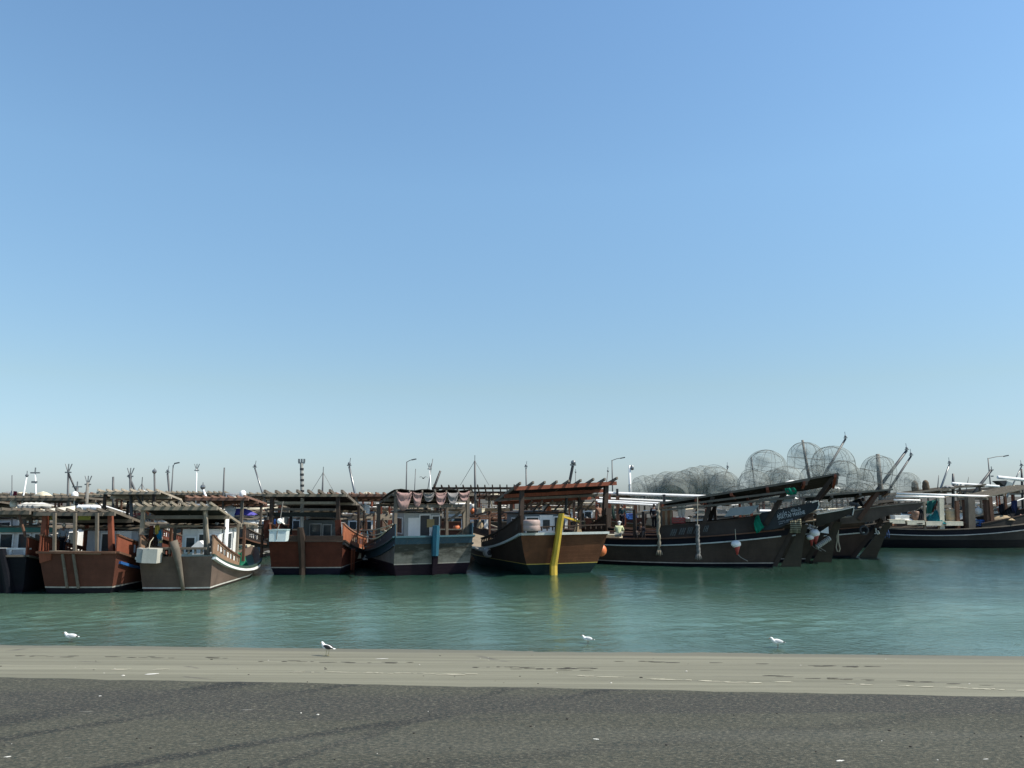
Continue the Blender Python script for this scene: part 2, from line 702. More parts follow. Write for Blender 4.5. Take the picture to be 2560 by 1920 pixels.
for u, v, ln, wd, ang, lab in ((380, 1685, .55, .30, .5, "long white lime splash on the concrete near the asphalt edge"),
                               (955, 1647, .5, .2, .1, "white lime streak on concrete below the black-backed gull"),
                               (20, 1892, .16, .10, .3, "white dropping on the asphalt in the near corner"),
                               (2100, 1902, .2, .14, .2, "large white dropping on asphalt beneath the yellow barrel dhow"),
                               (1490, 1848, .16, .1, -.4, "pale dropping on mid asphalt below the yellow rudder"),
                               (250, 1740, .09, .09, 0, "round white pebble mark on asphalt beside the curved tyre marks"),
                               (2465, 1898, .15, .05, .2, "thin white scratch on asphalt near the picture's lower corner")):
    asph = v > 1694 + 49 * u / 2560
    z = ZA + 0.021 if asph else zslip(u, v) + 0.012
    mb, q = splash(u, v, z, ln * .75, wd * .5, ang)
    o = mb.build("dropping", paint((0.62, 0.61, 0.56), 0.9, 0.1), loc=q)
    if not asph:
        o.rotation_euler = (-R(4.4), 0, 0)
    tag(o, lab, "dropping", "white droppings and splashes on the ground")

# broken lines of pale lime and dark cracks running along the slipway
g = MB()
rng = random.Random(9)
for (ua, va, ub, vb, n, m_) in ((735, 1680, 1180, 1687, 26, 0), (1440, 1690, 1900, 1709, 30, 0), (1950, 1705, 2560, 1727, 22, 0), (200, 1672, 420, 1675, 8, 0), (1100, 1666, 1500, 1672, 16, 1), (0, 1640, 600, 1646, 18, 1), (1280, 1672, 1480, 1676, 9, 1), (600, 1652, 1050, 1658, 14, 1), (1500, 1652, 2200, 1668, 22, 1), (1850, 1688, 2560, 1716, 18, 1)):
    for k in range(n):
        f = rng.random()
        u, v = lerp(ua, ub, f), lerp(va, vb, f) + rng.uniform(-1.5, 1.5)
        q = gnd(u, v, zslip(u, v)) + V((0, 0, .009))
        ln, wd = rng.uniform(.08, .5), rng.uniform(.012, .04)
        pts = []
        for j in range(10):
            a = 2 * math.pi * j / 10
            r_ = rng.uniform(.6, 1.2)
            x, y = ln / 2 * r_ * math.cos(a), wd / 2 * r_ * math.sin(a) * 2
            pts.append(q + V((x, y, -y * .077)))
        g.mat(m_)
        g.prism(pts, (0, 0, .003))
o = g.build("lime_crust", [paint((0.50, 0.47, 0.36), 0.9, .1), paint((0.055, 0.05, 0.04), .9, .1)])
tag(o, "broken pale lime crust and dark cracks streaking the concrete slipway", "lime crust", kind="stuff")

# water: displaced ripples
m, t, p = nodes("sea_water")
t.nodes.remove(p)
out = t.nodes["Material Output"]
co = t.nodes.new("ShaderNodeTexCoord").outputs["Object"]
sep = nd(t, "ShaderNodeSeparateXYZ")
t.links.new(co, sep.inputs[0])
wp0, wp1 = gnd(0, 1612, 0), gnd(2560, 1641, 0)
slope = (wp1.y - wp0.y) / (wp1.x - wp0.x)
shore = math_(t, 'SUBTRACT', sep.outputs[1], math_(t, 'ADD', math_(t, 'MULTIPLY', sep.outputs[0], slope), wp0.y - wp0.x * slope))
deep = ramp(t, math_(t, 'DIVIDE', shore, 12.0, True), [(0.0, 0.35), (0.12, 0.6), (0.5, 0.93), (1.0, 1.0)])
n1 = noise(t, 0.10, 4, 0.6, co)
body = mix(t, ramp(t, n1, [(0.3, 0.0), (0.7, 1.0)]), (0.010, 0.040, 0.028), (0.016, 0.056, 0.039))
shal = ramp(t, math_(t, 'DIVIDE', math_(t, 'ADD', shore, math_(t, 'MULTIPLY', math_(t, 'SUBTRACT', n1, .5), 9.0)), 30.0, True), [(0.0, 0.95), (0.3, 0.85), (0.48, 0.35), (0.75, 0.0)])
body = mix(t, shal, body, (0.10, 0.175, 0.128))
df = nd(t, "ShaderNodeBsdfDiffuse")
t.links.new(body, df.inputs[0])
tp = nd(t, "ShaderNodeBsdfTransparent")
tp.inputs[0].default_value = (0.75, 0.88, 0.84, 1)
ms = nd(t, "ShaderNodeMixShader")
t.links.new(deep, ms.inputs[0])
t.links.new(tp.outputs[0], ms.inputs[1])
t.links.new(df.outputs[0], ms.inputs[2])
rip = noise(t, 2.3, 4, 0.6, co, (0.9, 1.0, 1))
rip2 = noise(t, 0.16, 3, 0.5, co)
rip3 = noise(t, 6.0, 3, 0.6, co, (0.8, 1.0, 1))
hgt = math_(t, 'MULTIPLY', math_(t, 'ADD', rip, math_(t, 'MULTIPLY', rip3, 0.5)), ramp(t, rip2, [(0.35, 0.35), (0.65, 1.0)]))
bm_ = nd(t, "ShaderNodeBump")
bm_.inputs["Strength"].default_value = 0.55
bm_.inputs["Distance"].default_value = 0.13
t.links.new(hgt, bm_.inputs["Height"])
gl = nd(t, "ShaderNodeBsdfGlossy")
gl.inputs["Roughness"].default_value = 0.13
gl.inputs["Color"].default_value = (0.97, 1.0, 0.93, 1)
t.links.new(bm_.outputs[0], gl.inputs["Normal"])
fr = nd(t, "ShaderNodeFresnel")
fr.inputs["IOR"].default_value = 1.33
t.links.new(bm_.outputs[0], fr.inputs["Normal"])
ms2 = nd(t, "ShaderNodeMixShader")
t.links.new(math_(t, 'MULTIPLY', fr.outputs[0], 1.12, True), ms2.inputs[0])
t.links.new(ms.outputs[0], ms2.inputs[1])
t.links.new(gl.outputs[0], ms2.inputs[2])
t.links.new(ms2.outputs[0], out.inputs[0])
M_WATER = m

ys = [18.0]
while ys[-1] < 92:
    ys.append(ys[-1] + max(0.14, 0.14 * (ys[-1] / 24) ** 1.3))
ys += [100, 115, 140]
xs = np.concatenate([[-260, -150, -90], np.arange(-62, 62.01, 0.24), [90, 150, 260]])
X, Yg = np.meshgrid(xs, np.array(ys))
H = np.zeros_like(X)
rs = np.random.RandomState(4)
for i in range(46):
    lam = rs.uniform(0.5, 1.7)
    th = rs.normal(R(98), R(46))
    k = 2 * math.pi / lam
    H += 0.0014 * lam ** 0.9 * np.sin(k * (X * math.cos(th) + Yg * math.sin(th)) + rs.uniform(0, 6.28))
env = np.zeros_like(X)
for i in range(7):
    lam = rs.uniform(9, 30)
    th = rs.uniform(0, 3.14)
    env += np.sin(2 * math.pi / lam * (X * math.cos(th) * 0.6 + Yg * math.sin(th) * 1.5) + rs.uniform(0, 6.28))
env = np.clip(0.75 + 0.35 * env, 0.25, 1.6)
fade = np.clip((95 - Yg) / 30, 0, 1)
H = H * env * fade
nr, nc = X.shape
me = bpy.data.meshes.new("water")
vs = np.stack([X, Yg, H], -1).reshape(-1, 3)
idx = np.arange(nr * nc).reshape(nr, nc)
q = np.stack([idx[:-1, :-1], idx[:-1, 1:], idx[1:, 1:], idx[1:, :-1]], -1).reshape(-1, 4)
me.from_pydata(vs.tolist(), [], q.tolist())
me.polygons.foreach_set("use_smooth", [True] * len(me.polygons))
me.materials.append(M_WATER)
o = bpy.data.objects.new("water", me)
COL.objects.link(o)
tag(o, "rippled green harbour water", "water", kind="structure")

# far quay and the land behind it, out to the horizon
g = MB()
g.slab([[V((-3000, 128, 1.3)), V((3000, 128, 1.3))], [V((-3000, 170, 1.5)), V((3000, 170, 1.5))], [V((-4000, 4000, 1.6)), V((4000, 4000, 1.6))]], (0, 0, -3))
o = g.build("land", wood((0.085, 0.08, 0.068), "sandy_ground", 0.95, wear=0.2))
tag(o, "sandy quay and flat land behind the moored dhows", "land", kind="structure")

# ---------------------------------------------------------------- dhow builder
GREYW = wood((0.155, 0.132, 0.105), "weathered_timber", wear=0.3)
PALEW = wood((0.27, 0.23, 0.175), "sun_bleached_timber", wear=0.3)
DARKW = wood((0.05, 0.035, 0.027), "dark_timber", wear=0.15)
BROWNW = wood((0.125, 0.066, 0.043), "brown_timber", wear=0.2)
REDW = wood((0.21, 0.066, 0.038), "red_stained_timber", wear=0.22)
DECKW = wood((0.27, 0.22, 0.16), "deck_timber", wear=0.4)
WHITE = paint((0.72, 0.72, 0.69), 0.45, 0.3, name="white_paint")
PUREW = paint((0.82, 0.82, 0.80), 0.4, 0.12, name="bright_white_paint")
CREAM = paint((0.66, 0.60, 0.46), 0.5, 0.3, name="cream_paint")
TARP = cloth((0.022, 0.024, 0.021), name="dark_tarpaulin")
TARPB = cloth((0.012, 0.012, 0.014), name="black_tarpaulin")
STEEL = paint((0.24, 0.25, 0.25), 0.35, 0.2, 0.6, name="galvanised_steel")
BLACKP = paint((0.02, 0.02, 0.022), 0.5, 0.1, name="black_paint")
ROPE = cloth((0.42, 0.38, 0.29), name="rope_fibre")
ROPEG = cloth((0.22, 0.21, 0.19), name="dirty_rope")
GLASS = glass()
ANTI = hull_paint((0.009, 0.008, 0.013), 0.1)
ANTIR = hull_paint((0.05, 0.022, 0.03), 0.15)
STRIPE = paint((0.36, 0.34, 0.30), 0.6, 0.8, name="waterline_paint")


class Boat:
    def __init__(s, name, label, loc, th, group=None):
        s.loc = V((loc[0], loc[1], 0))
        s.th = th
        s.e = empty(name, s.loc, th, label, "boat", group)
        s.M = Matrix.Translation(s.loc) @ Matrix.Rotation(th, 4, 'Z')
        s.Mi = s.M.inverted()
        s.Rm = s.M.to_3x3()

    def L(s, p):
        return s.Mi @ V(p)

    def Wd(s, p):
        return s.M @ V(p)

    def py(s, u, v, y):
        return s.L(hit(u, v, s.Wd((0, y, 0)), s.Rm @ V((0, 1, 0))))

    def px(s, u, v, x):
        return s.L(hit(u, v, s.Wd((x, 0, 0)), s.Rm @ V((1, 0, 0))))

    def pon(s, u, v, off=0.0):
        """pixel onto the raked, slightly bellied transom, standing off by off"""
        y = -.1
        for _ in range(5):
            q = s.py(u, v, y)
            y = -s.trake * max(q.z, 0) / s.sz - .11 - off
        return q

    def pz(s, u, v, z):
        return s.L(gnd(u, v, z))

    def part(s, name, mb, mats, parent=None, smooth=False):
        return mb.build(name, mats, parent or s.e, smooth)

    # hull ---------------------------------------------------------
    def shape(s, L, tb, wb, sz, mid, bow, maxb=None, pw=0.8, pointed=False, srake=0.0, brake=2.6, trake=0.15, midu=0.5):
        s.Ln, s.sz = L, sz
        maxb = maxb or tb * 1.12

        def hb(u):
            if pointed:
                if u < 0.38:
                    a = maxb * (1 - (1 - u / 0.38) ** 2.1) + 0.14
                else:
                    a = maxb + 0.14
            else:
                k = min(1, u / 0.42)
                a = tb + (maxb - tb) * (k * k * (3 - 2 * k))
            if u > 0.45:
                k = (u - 0.45) / 0.55
                a = a * (1 - k ** 2.3) + 0.06
            return a

        def sh(u):
            if u < midu:
                return mid + (sz - mid) * (1 - u / midu) ** 2
            return mid + (bow - mid) * ((u - midu) / (1 - midu)) ** 2

        r0 = wb / tb

        def pt(u, z, sg=1):
            h = sh(u)
            top = hb(u)
            rt = lerp(r0, 0.9, min(1, u / 0.35)) if u < 0.5 else lerp(0.9, 0.45, (u - 0.5) / 0.5)
            if pointed and u < 0.35:
                rt = lerp(0.55, 0.9, u / 0.35)
            wl = top * rt
            q = z / h
            if z < 0:
                x = wl * (1 + z * 0.45)
            else:
                x = wl + (top - wl) * min(q, 1.5) ** pw
            y = u * L
            if u > 0.55:
                y += brake * ((u - 0.55) / 0.45) ** 2 * q
            if u < 0.4:
                y -= (srake if pointed else trake) * q * (1 - u / 0.4) ** 2
            return V((sg * x, y, z))
        s.hb, s.sh, s.pt, s.pointed, s.trake = hb, sh, pt, pointed, trake
        return s

    def hull(s, mats, stripe=(0.30, 0.37), band=0.0, n=22, transom_mats=None, stripe_rise=0.0):
        zs = [-0.7, -0.25, 0.0]

        def levels(u):
            h = s.sh(u)
            st = (stripe[0] + stripe_rise * u * u, stripe[1] + stripe_rise * u * u)
            top = h - band
            lv = [-0.7, -0.2, st[0], st[1]] + [st[1] + (top - st[1]) * k / 5 for k in range(1, 6)]
            if band:
                lv.append(h)
            return lv
        nl = len(levels(0))
        mi = [1, 1, 2] + [0] * 5 + ([3] if band else [])
        mb = MB()
        for sg in (1, -1):
            g = [[s.pt(k / n, z, sg) for z in levels(k / n)] for k in range(n + 1)]
            for j in range(nl - 1):
                mb.mat(mi[j])
                mb.grid([[r[j], r[j + 1]] if sg > 0 else [r[j + 1], r[j]] for r in g])
        o = s.part("hull", mb, mats, smooth=True)
        if not s.pointed:
            mb = MB()
            lv = levels(0)
            rows = []
            for z in lv:
                a, b = s.pt(0, z, -1), s.pt(0, z, 1)
                rows.append([lerp(a, b, k / 8) for k in range(9)])
            for r in rows:
                for k, p_ in enumerate(r):
                    p_.y -= 0.10 * (1 - (k / 4 - 1) ** 2) + 0.002
            for j in range(nl - 1):
                mb.mat(mi[j])
                mb.grid([rows[j + 1], rows[j]])
            s.transom = s.part("transom", mb, transom_mats or mats, smooth=True)
        # deck
        mb = MB()
        g = []
        for k in range(n + 1):
            u = k / n
            z = max(0.45, s.sh(u) - 0.55 - band)
            a, b = s.pt(u, z, -1), s.pt(u, z, 1)
            g.append([lerp(a, b, j / 4) for j in range(5)])
        mb.grid(g)
        s.deck = s.part("deck", mb, DECKW)
        s.hullo = o
        return s

    def deckz(s, y):
        u = max(0, min(1, y / s.Ln))
        return max(0.45, s.sh(u) - 0.55)

    def strake(s, name, mat, u0, u1, dz, h, t, sides=(1, -1), n=16, across=False):
        mb = MB()
        for sg in sides:
            pts = []
            for k in range(n + 1):
                u = lerp(u0, u1, k / n)
                q = s.pt(u, s.sh(u) + dz, sg)
                q.x += sg * t * 0.35
                pts.append(q)
            mb.sweep(pts, t, h)
        if across:
            a, b = s.pt(0, s.sz + dz, -1), s.pt(0, s.sz + dz, 1)
            pts = [lerp(a, b, k / 8) for k in range(9)]
            for k, q in enumerate(pts):
                q.y -= 0.10 * (1 - (k / 4 - 1) ** 2) + t * 0.3
            mb.sweep(pts, t, h)
        return s.part(name, mb, mat)

    def bulwark(s, mat, rail, u0, u1, H0, H1, gap=(0.45, 0.82), balus=0.34, sides=(1, -1), windows=None, dz=0.0, shape=1.0, blank=0.25, th=0.07):
        """solid panel, open baluster band and a top rail, standing on the sheer"""
        for sg in sides:
            mb = MB()
            n = 18
            H = lambda f: lerp(H0, H1, f ** shape)

            def q(f, hz):
                u = lerp(u0, u1, f)
                p_ = s.pt(u, s.sh(u), sg)
                p_.x += sg * 0.012
                p_.z += dz + hz
                return p_
            g = [[q(k / n, 0.0), q(k / n, H(k / n) * gap[0])] for k in range(n + 1)]
            mb.slab(g, (-sg * th, 0, 0))
            g = [[q(k / n, H(k / n) * gap[1]), q(k / n, H(k / n))] for k in range(n + 1)]
            mb.slab(g, (-sg * th, 0, 0))
            kb = max(1, int(n * blank))
            g = [[q(k / n, H(k / n) * gap[0]), q(k / n, H(k / n) * gap[1])] for k in range(kb + 1)]
            mb.slab(g, (-sg * th, 0, 0))
            ln = (u1 - u0) * s.Ln
            nb = int(ln / balus)
            for k in range(nb + 1):
                f = k / nb
                if f * n < kb:
                    continue
                a, b = q(f, H(f) * gap[0]), q(f, H(f) * gap[1])
                a.x -= sg * th / 2
                b.x -= sg * th / 2
                mb.beam(a, b, 0.09, th * 0.9, up=V((1, 0, 0)))
            o = s.part("bulwark", mb, mat)
            mb = MB()
            pts = [q(k / n, H(k / n) + 0.035) for k in range(n + 1)]
            for p_ in pts:
                p_.x -= sg * th / 2
            mb.sweep(pts, 0.17, 0.08)
            s.part("rail", mb, rail, o)

    def canopy(s, xl, xr, ya, yf, za, zf, nr, woodm=GREYW, sheet=TARP, beamm=None, posts=(), postm=None, over=0.35, raft=(0.09, 0.13), bw=(0.16, 0.20),
               zr=0.0, sag=0.04, mid=1, jit=0.03, gap=0.0):
        """sloping pergola roof: za at the stern end ya, zf at the forward end yf; zr lifts the right side"""
        beamm = beamm or woodm
        wdt = xr - xl

        def zz(x, y):
            return lerp(za, zf, (y - ya) / (yf - ya)) + zr * ((x - xl) / wdt)
        o = None
        if sheet is not None:
            mb = MB()
            nx, ny = 10, 6
            g = []
            for j in range(ny + 1):
                y = lerp(ya + 0.12, yf - 0.1, j / ny)
                row = []
                for i in range(nx + 1):
                    x = lerp(xl + 0.05, xr - 0.05, i / nx)
                    row.append(V((x, y, zz(x, y) - 0.012 - sag * abs(math.sin(i * math.pi / 2.5)) * random.uniform(0.4, 1.2) - 0.03 * random.random())))
                g.append(row)
            mb.slab(g, (0, 0, -0.02))
            o = s.part("canopy", mb, sheet)
        beams = []
        for k in range(mid + 2):
            y = lerp(ya, yf, k / (mid + 1))
            mb = MB()
            mb.beam((xl - 0.22, y, zz(xl - .22, y) - bw[1] / 2 - 0.05), (xr + 0.22, y, zz(xr + .22, y) - bw[1] / 2 - 0.05), bw[0], bw[1])
            b = s.part("canopy_beam", mb, beamm)
            if o is None:
                o = b
        for i in range(nr):
            x = lerp(xl, xr, i / (nr - 1)) + random.uniform(-jit, jit)
            mb = MB()
            o1, o2 = over * random.uniform(0.7, 1.2), over * random.uniform(0.3, 1.2)
            y0, y1 = ya - o1, yf + o2
            xj = random.uniform(-jit, jit)
            mb.beam((x, y0, zz(x, y0) + raft[1] / 2 - 0.045), (x + xj, y1, zz(x, y1) + raft[1] / 2 - 0.045), raft[0], raft[1])
            s.part("rafter", mb, woodm, o)
        for q in posts:
            x, y, zb = q[:3]
            w_ = q[3] if len(q) > 3 else 0.15
            dx, dy = (q[4], q[5]) if len(q) > 5 else (0, 0)
            mb = MB()
            zt = zz(x + dx, y + dy) - 0.08
            mb.beam((x, y, zb), (x + dx, y + dy, zt), w_ * 1.2, w_ * 1.2, w_, w_)
            s.part("post", mb, postm or woodm)
        if not hasattr(s, 'cz'):
            s.cz = zz
        return o

    def cabin(s, x0, x1, y0, y1, z0, z1, wall=WHITE, roof=None, wins=(), side=2, over=0.22, camber=0.1, rt=0.09, framem=PUREW, slope=0.0):
        mb = MB()
        mb.box(((x0 + x1) / 2, (y0 + y1) / 2, (z0 + z1) / 2), (x1 - x0, y1 - y0, z1 - z0))
        o = s.part("cabin", mb, wall)
        mb = MB()
        g = []
        for j in (0, 1):
            y = (y0 - over, y1 + over)[j]
            g.append([V((lerp(x0 - over, x1 + over, i / 8), y, z1 + 0.004 + camber * (1 - (i / 4 - 1) ** 2) - slope * j)) for i in range(9)])
        mb.slab(g, (0, 0, rt))
        s.part("cabin_roof", mb, roof or GREYW, o)
        wd, ht = x1 - x0, z1 - z0

        def win(fx0, fz0, fx1, fz1, kind, face):
            mb = MB()
            pane = {'dark': 0, 'door': 1, 'board': 1}.get(kind, 0)
            mt = [framem, GLASS if kind in ('dark', 'win') else (BLACKP if kind == 'open' else framem), GLASS]
            zc0, zc1 = z0 + fz0 * ht, z0 + fz1 * ht
            if face == 'aft':
                a, b = x0 + fx0 * wd, x0 + fx1 * wd
                P = lambda p_, z, d: V((p_, y0 - d, z))
                B_ = lambda c0, c1, zz0, zz1, d: mb.box(((c0 + c1) / 2, y0 - d / 2, (zz0 + zz1) / 2), (c1 - c0, d, zz1 - zz0))
            else:
                dl = y1 - y0
                a, b = y0 + fx0 * dl, y0 + fx1 * dl
                sx, sg = (x1, 1) if face == 'star' else (x0, -1)
                B_ = lambda c0, c1, zz0, zz1, d: mb.box((sx + sg * d / 2, (c0 + c1) / 2, (zz0 + zz1) / 2), (d, c1 - c0, zz1 - zz0))
            fw = 0.07
            mb.mat(1)
            if kind == 'door':
                B_(a, b, zc0, zc1, 0.03)
                mb.mat(2)
                B_(lerp(a, b, .2), lerp(a, b, .8), lerp(zc0, zc1, .58), lerp(zc0, zc1, .88), 0.045)
            else:
                B_(a, b, zc0, zc1, 0.025)
            mb.mat(0)
            B_(a - fw, a, zc0 - fw, zc1 + fw, 0.05)
            B_(b, b + fw, zc0 - fw, zc1 + fw, 0.05)
            B_(a, b, zc0 - fw, zc0, 0.05)
            B_(a, b, zc1, zc1 + fw, 0.05)
            s.part("cabin_door" if kind in ('door', 'open') else "cabin_window", mb, mt, o)
        for q in wins:
            win(*q, 'aft')
        for k in range(side):
            f0 = 0.12 + k * 0.8 / side
            win(f0, 0.45, f0 + 0.55 / side, 0.85, 'win', 'star')
            win(f0, 0.45, f0 + 0.55 / side, 0.85, 'win', 'port')
        return o

    def wtube(s, name, pts, r, mat, n=8, parent=None):
        """part given by world points"""
        mb = MB()
        mb.tube([s.L(p) for p in pts], r, n)
        return s.part(name, mb, mat, parent)


def put(mb, name, mats, W, label, cat, group=None, rz=0.0, smooth=False):
    """single-mesh thing at world point W"""
    o = mb.build(name, mats, None, smooth, loc=W)
    o.rotation_euler = (0, 0, rz)
    return tag(o, label, cat, group)


BOATS = []

# ---------------------------------------------------------------- the moored dhows one can tell apart
def rudder(B, pts, mat, y=-0.35, th=0.3, name="rudder", ext=True):
    """pts: (u, v, width in metres) down the picture; a slab standing off the transom"""
    mb = MB()
    rows = []
    for i, (u, v, wd) in enumerate(pts):
        c = B.pon(u, v, -y - .1)
        rows.append([V((c.x - wd / 2, c.y, c.z)), V((c.x, c.y - th * 0.25, c.z)), V((c.x + wd / 2, c.y, c.z))])
    b = rows[-1]
    if ext:
        rows.append([V((p_.x, p_.y, -0.6)) for p_ in b])
    mb.slab(rows, (0, th, 0))
    return B.part(name, mb, mat)


def vbeam(B, u0, v0, u1, v1, w_, mat, y=-0.1, y1=None, name="post", h=None):
    mb = MB()
    mb.beam(B.py(u0, v0, y), B.py(u1, v1, y if y1 is None else y1), w_, h or w_)
    return B.part(name, mb, mat)


# A: dark dhow cut by the picture edge
A = Boat("fishing_dhow", "dark navy-hulled dhow with white cabin under a teal fascia, cut by the picture edge", gnd(-12, 1481), 0.0)
A.shape(15, 1.62, 1.38, 1.8, 0.9, 1.9, trake=.36)
NAVY = hull_paint((0.006, 0.007, 0.011), 0.12)
A.hull([NAVY, ANTI, ANTI])
A.strake("gunwale", GREYW, 0, 0.95, 0.03, 0.09, 0.16, across=True)
A.bulwark(REDW, GREYW, 0.0, 0.3, 0.95, 0.6, blank=0.35)
mb = MB()
for k in range(5):
    x = -1.5 + k * 0.72
    mb.box((x, -0.08, 1.98), (0.12, 0.1, 0.3))
mb.box((0, -0.08, 2.16), (3.3, 0.14, 0.08))
A.part("rail", mb, WHITE)
A.cabin(-1.5, 1.35, 2.0, 5.2, 1.25, 3.05, WHITE, GREYW, [(.08, .45, .3, .85, 'win'), (.42, .45, .62, .85, 'win'), (.72, .45, .93, .85, 'win')])
mb = MB()
mb.box((-0.05, 1.72, 3.02), (3.3, 0.08, 0.24))
A.part("fascia", mb, paint((0.02, 0.16, 0.14), 0.5, 0.3))
A.canopy(-1.9, 1.25, -0.1, 4.6, 4.12, 3.7, 7, GREYW, TARP, posts=[(-1.5, 0.1, 1.8), (-1.3, 4.5, 1.2), (1.3, 4.5, 1.2)])
mb = MB()
mb.tube([A.py(64, 1342, 0), A.py(57, 1318, 0), A.py(50, 1296, 0), A.py(45, 1275, 0)], 0.075, 6)
A.part("post", mb, BROWNW)
rudder(A, [(-2, 1372, .28), (8, 1420, .3), (18, 1476, .34)], NAVY)

# B: brick red dhow with lookout frame
Bb = Boat("fishing_dhow", "brick red dhow with a railed grey timber frame hung across its stern", gnd(197, 1483), 0.0)
Bb.shape(15, 1.93, 1.6, 2.0, 0.95, 1.9, trake=.4)
BRICK = hull_paint((0.095, 0.036, 0.024), 0.25)
Bb.hull([BRICK, ANTI, STRIPE], stripe=(.27, .34))
Bb.strake("gunwale", BROWNW, 0, 0.95, 0.03, 0.10, 0.18, across=True)
Bb.bulwark(REDW, BROWNW, 0.0, 0.36, 0.85, 0.75, gap=(.35, .85), blank=0.3)
Bb.strake("rubbing_strake", paint((0.02, 0.10, 0.30), 0.5, 0.3), 0.02, 0.6, -0.42, 0.13, 0.14, n=20)
Bb.canopy(-2.3, 1.35, -0.1, 3.7, 4.06, 3.25, 8, GREYW, TARPB, posts=[(-2.0, 0.05, 1.9, .24), (1.45, 0.1, 2.0, .2, -.22, 0), (1.75, 3.6, 1.2, .16), (-1.8, 3.6, 1.2, .16)], postm=REDW)
for u in (137, 188, 243):
    vbeam(Bb, u, 1282, u - 1, 1381, 0.13, GREYW, -0.42)
mb = MB()
mb.beam(Bb.py(125, 1380, -.42), Bb.py(254, 1382, -.42), 0.16, 0.14)
Bb.part("frame_rail", mb, PALEW)
mb = MB()
mb.beam(Bb.py(93, 1285, -.3), Bb.py(258, 1286, -.3), 0.12, 0.16)
Bb.part("frame_rail", mb, GREYW)
for a, b in (((156, 1385), (168, 1470)), ((183, 1385), (196, 1471))):
    mb = MB()
    mb.beam(Bb.pon(*a, .06), Bb.pon(*b, .06), .1, .1)
    Bb.part("fender_plank", mb, GREYW)
mb = MB()
for a, b in ((108, 128), (196, 226)):
    mb = MB()
    q0, q1 = Bb.py(a, 1289, .3), Bb.py(b, 1300, .3)
    mb.box(((q0.x + q1.x) / 2, .3, (q0.z + q1.z) / 2), (q1.x - q0.x, 0.04, q0.z - q1.z))
    Bb.part("hanging_panel", mb, paint((0.30, 0.30, 0.05), 0.6, 0.3))
Bb.cabin(-1.2, 1.5, 2.6, 5.6, 1.2, 2.95, paint((0.50, 0.51, 0.52), .5, .3), GREYW, [(.3, .05, .48, .9, 'open'), (.62, .05, .85, .95, 'board')])
mb = MB()
mb.prism([Bb.pon(96, 1377, .02), Bb.pon(129, 1379, .02), Bb.pon(126, 1400, .02), Bb.pon(99, 1408, .02)], (0, .06, 0))
Bb.part("quarter_board", mb, REDW)

# C: brown dhow with leaning log rudder
C = Boat("fishing_dhow", "brown dhow with a leaning log rudder and its sunlit side ending in a white waterline", gnd(441, 1476), R(3))
C.shape(12.5, 1.84, 1.68, 1.74, 0.62, 1.35, midu=0.5, trake=.36, brake=1.6)
CB = hull_paint((0.125, 0.089, 0.070), 0.3)
C.hull([CB, hull_paint((0.06, 0.024, 0.022), .2), paint((.60, .58, .53), .6, .6)], stripe=(.10, .17))
C.strake("rubbing_strake", PUREW, 0.0, 0.62, -0.09, 0.12, 0.24)
C.strake("gunwale", paint((0.03, 0.06, 0.045), .6, .3), 0.0, 0.95, 0.06, 0.12, 0.12)
C.bulwark(wood((0.27, 0.17, 0.11), "brown_bulwark", wear=.2), BROWNW, 0.0, 0.30, 0.92, 0.50, gap=(.40, .86), blank=0.2, dz=.1, balus=.42)
mb = MB()
mb.beam(C.py(372, 1371, -.45), C.py(516, 1371, -.45), 0.13, 0.11)
for u in (410, 424, 456, 472, 488, 504):
    mb.beam(C.py(u, 1372, -.45), C.py(u, 1385, -.45), 0.09, 0.09)
C.part("stern_rail", mb, GREYW)
C.canopy(-2.15, 1.66, -0.15, 4.3, 4.32, 3.28, 9, PALEW, TARP, posts=[(-1.95, .05, 1.75, .17, .0, 0), (1.72, 4.2, 1.0, .12), (-1.8, 4.2, 1.0, .12)], over=.5)
vbeam(C, 343, 1293, 508, 1292, 0.12, GREYW, .25, name="tie_beam", h=.17)
vbeam(C, 400, 1317, 506, 1315, 0.1, PALEW, 1.6, name="tie_beam")
mb = MB()
mb.tube([C.py(512, 1277, .1), C.py(516, 1310, .1), C.py(520, 1350, .1), C.py(521, 1388, .1)], .085, 6)
C.part("post", mb, PALEW)
vbeam(C, 513, 1265, 516, 1387, 0.2, GREYW, .2)
mb = MB()
pts = [C.py(434, 1352, -.75), C.pon(440, 1375, .2), C.pon(447, 1408, .18), C.pon(453, 1440, .15), C.pon(458, 1476, .12)]
mb.tube(pts, [.2, .21, .16, .11, .09], 9)
C.part("rudder", mb, GREYW, smooth=True)
C.deck.data.materials[0] = paint((.02, .13, .075), .6, .35)
C.cabin(-0.55, 1.42, 1.9, 5.0, 0.9, 3.02, WHITE, DARKW, [(.12, .42, .34, .78, 'win'), (.46, .42, .68, .86, 'dark'), (.76, .42, .95, .84, 'win')], side=1)
mb = MB()   # white stern locker with a gabled roof
q0, q1 = C.py(481, 1370, .8), C.py(512, 1386, .8)
mb.box(((q0.x + q1.x) / 2, 1.05, (q0.z + q1.z) / 2), (q1.x - q0.x, .5, q0.z - q1.z))
C.part("locker", mb, PUREW)
mb = MB()
cx = (q0.x + q1.x) / 2
mb.prism([V((cx - .42, .74, q0.z + .01)), V((cx + .42, .74, q0.z + .01)), V((cx + .06, .74, q0.z + .36)), V((cx - .06, .74, q0.z + .36))], (0, .62, 0))
C.part("locker_roof", mb, PUREW)
mb = MB()
mb.tube([V((1.62, 2.4, 1.0)), V((1.62, 2.4, 3.55))], .12, 10)
C.part("pipe_post", mb, PUREW, smooth=True)

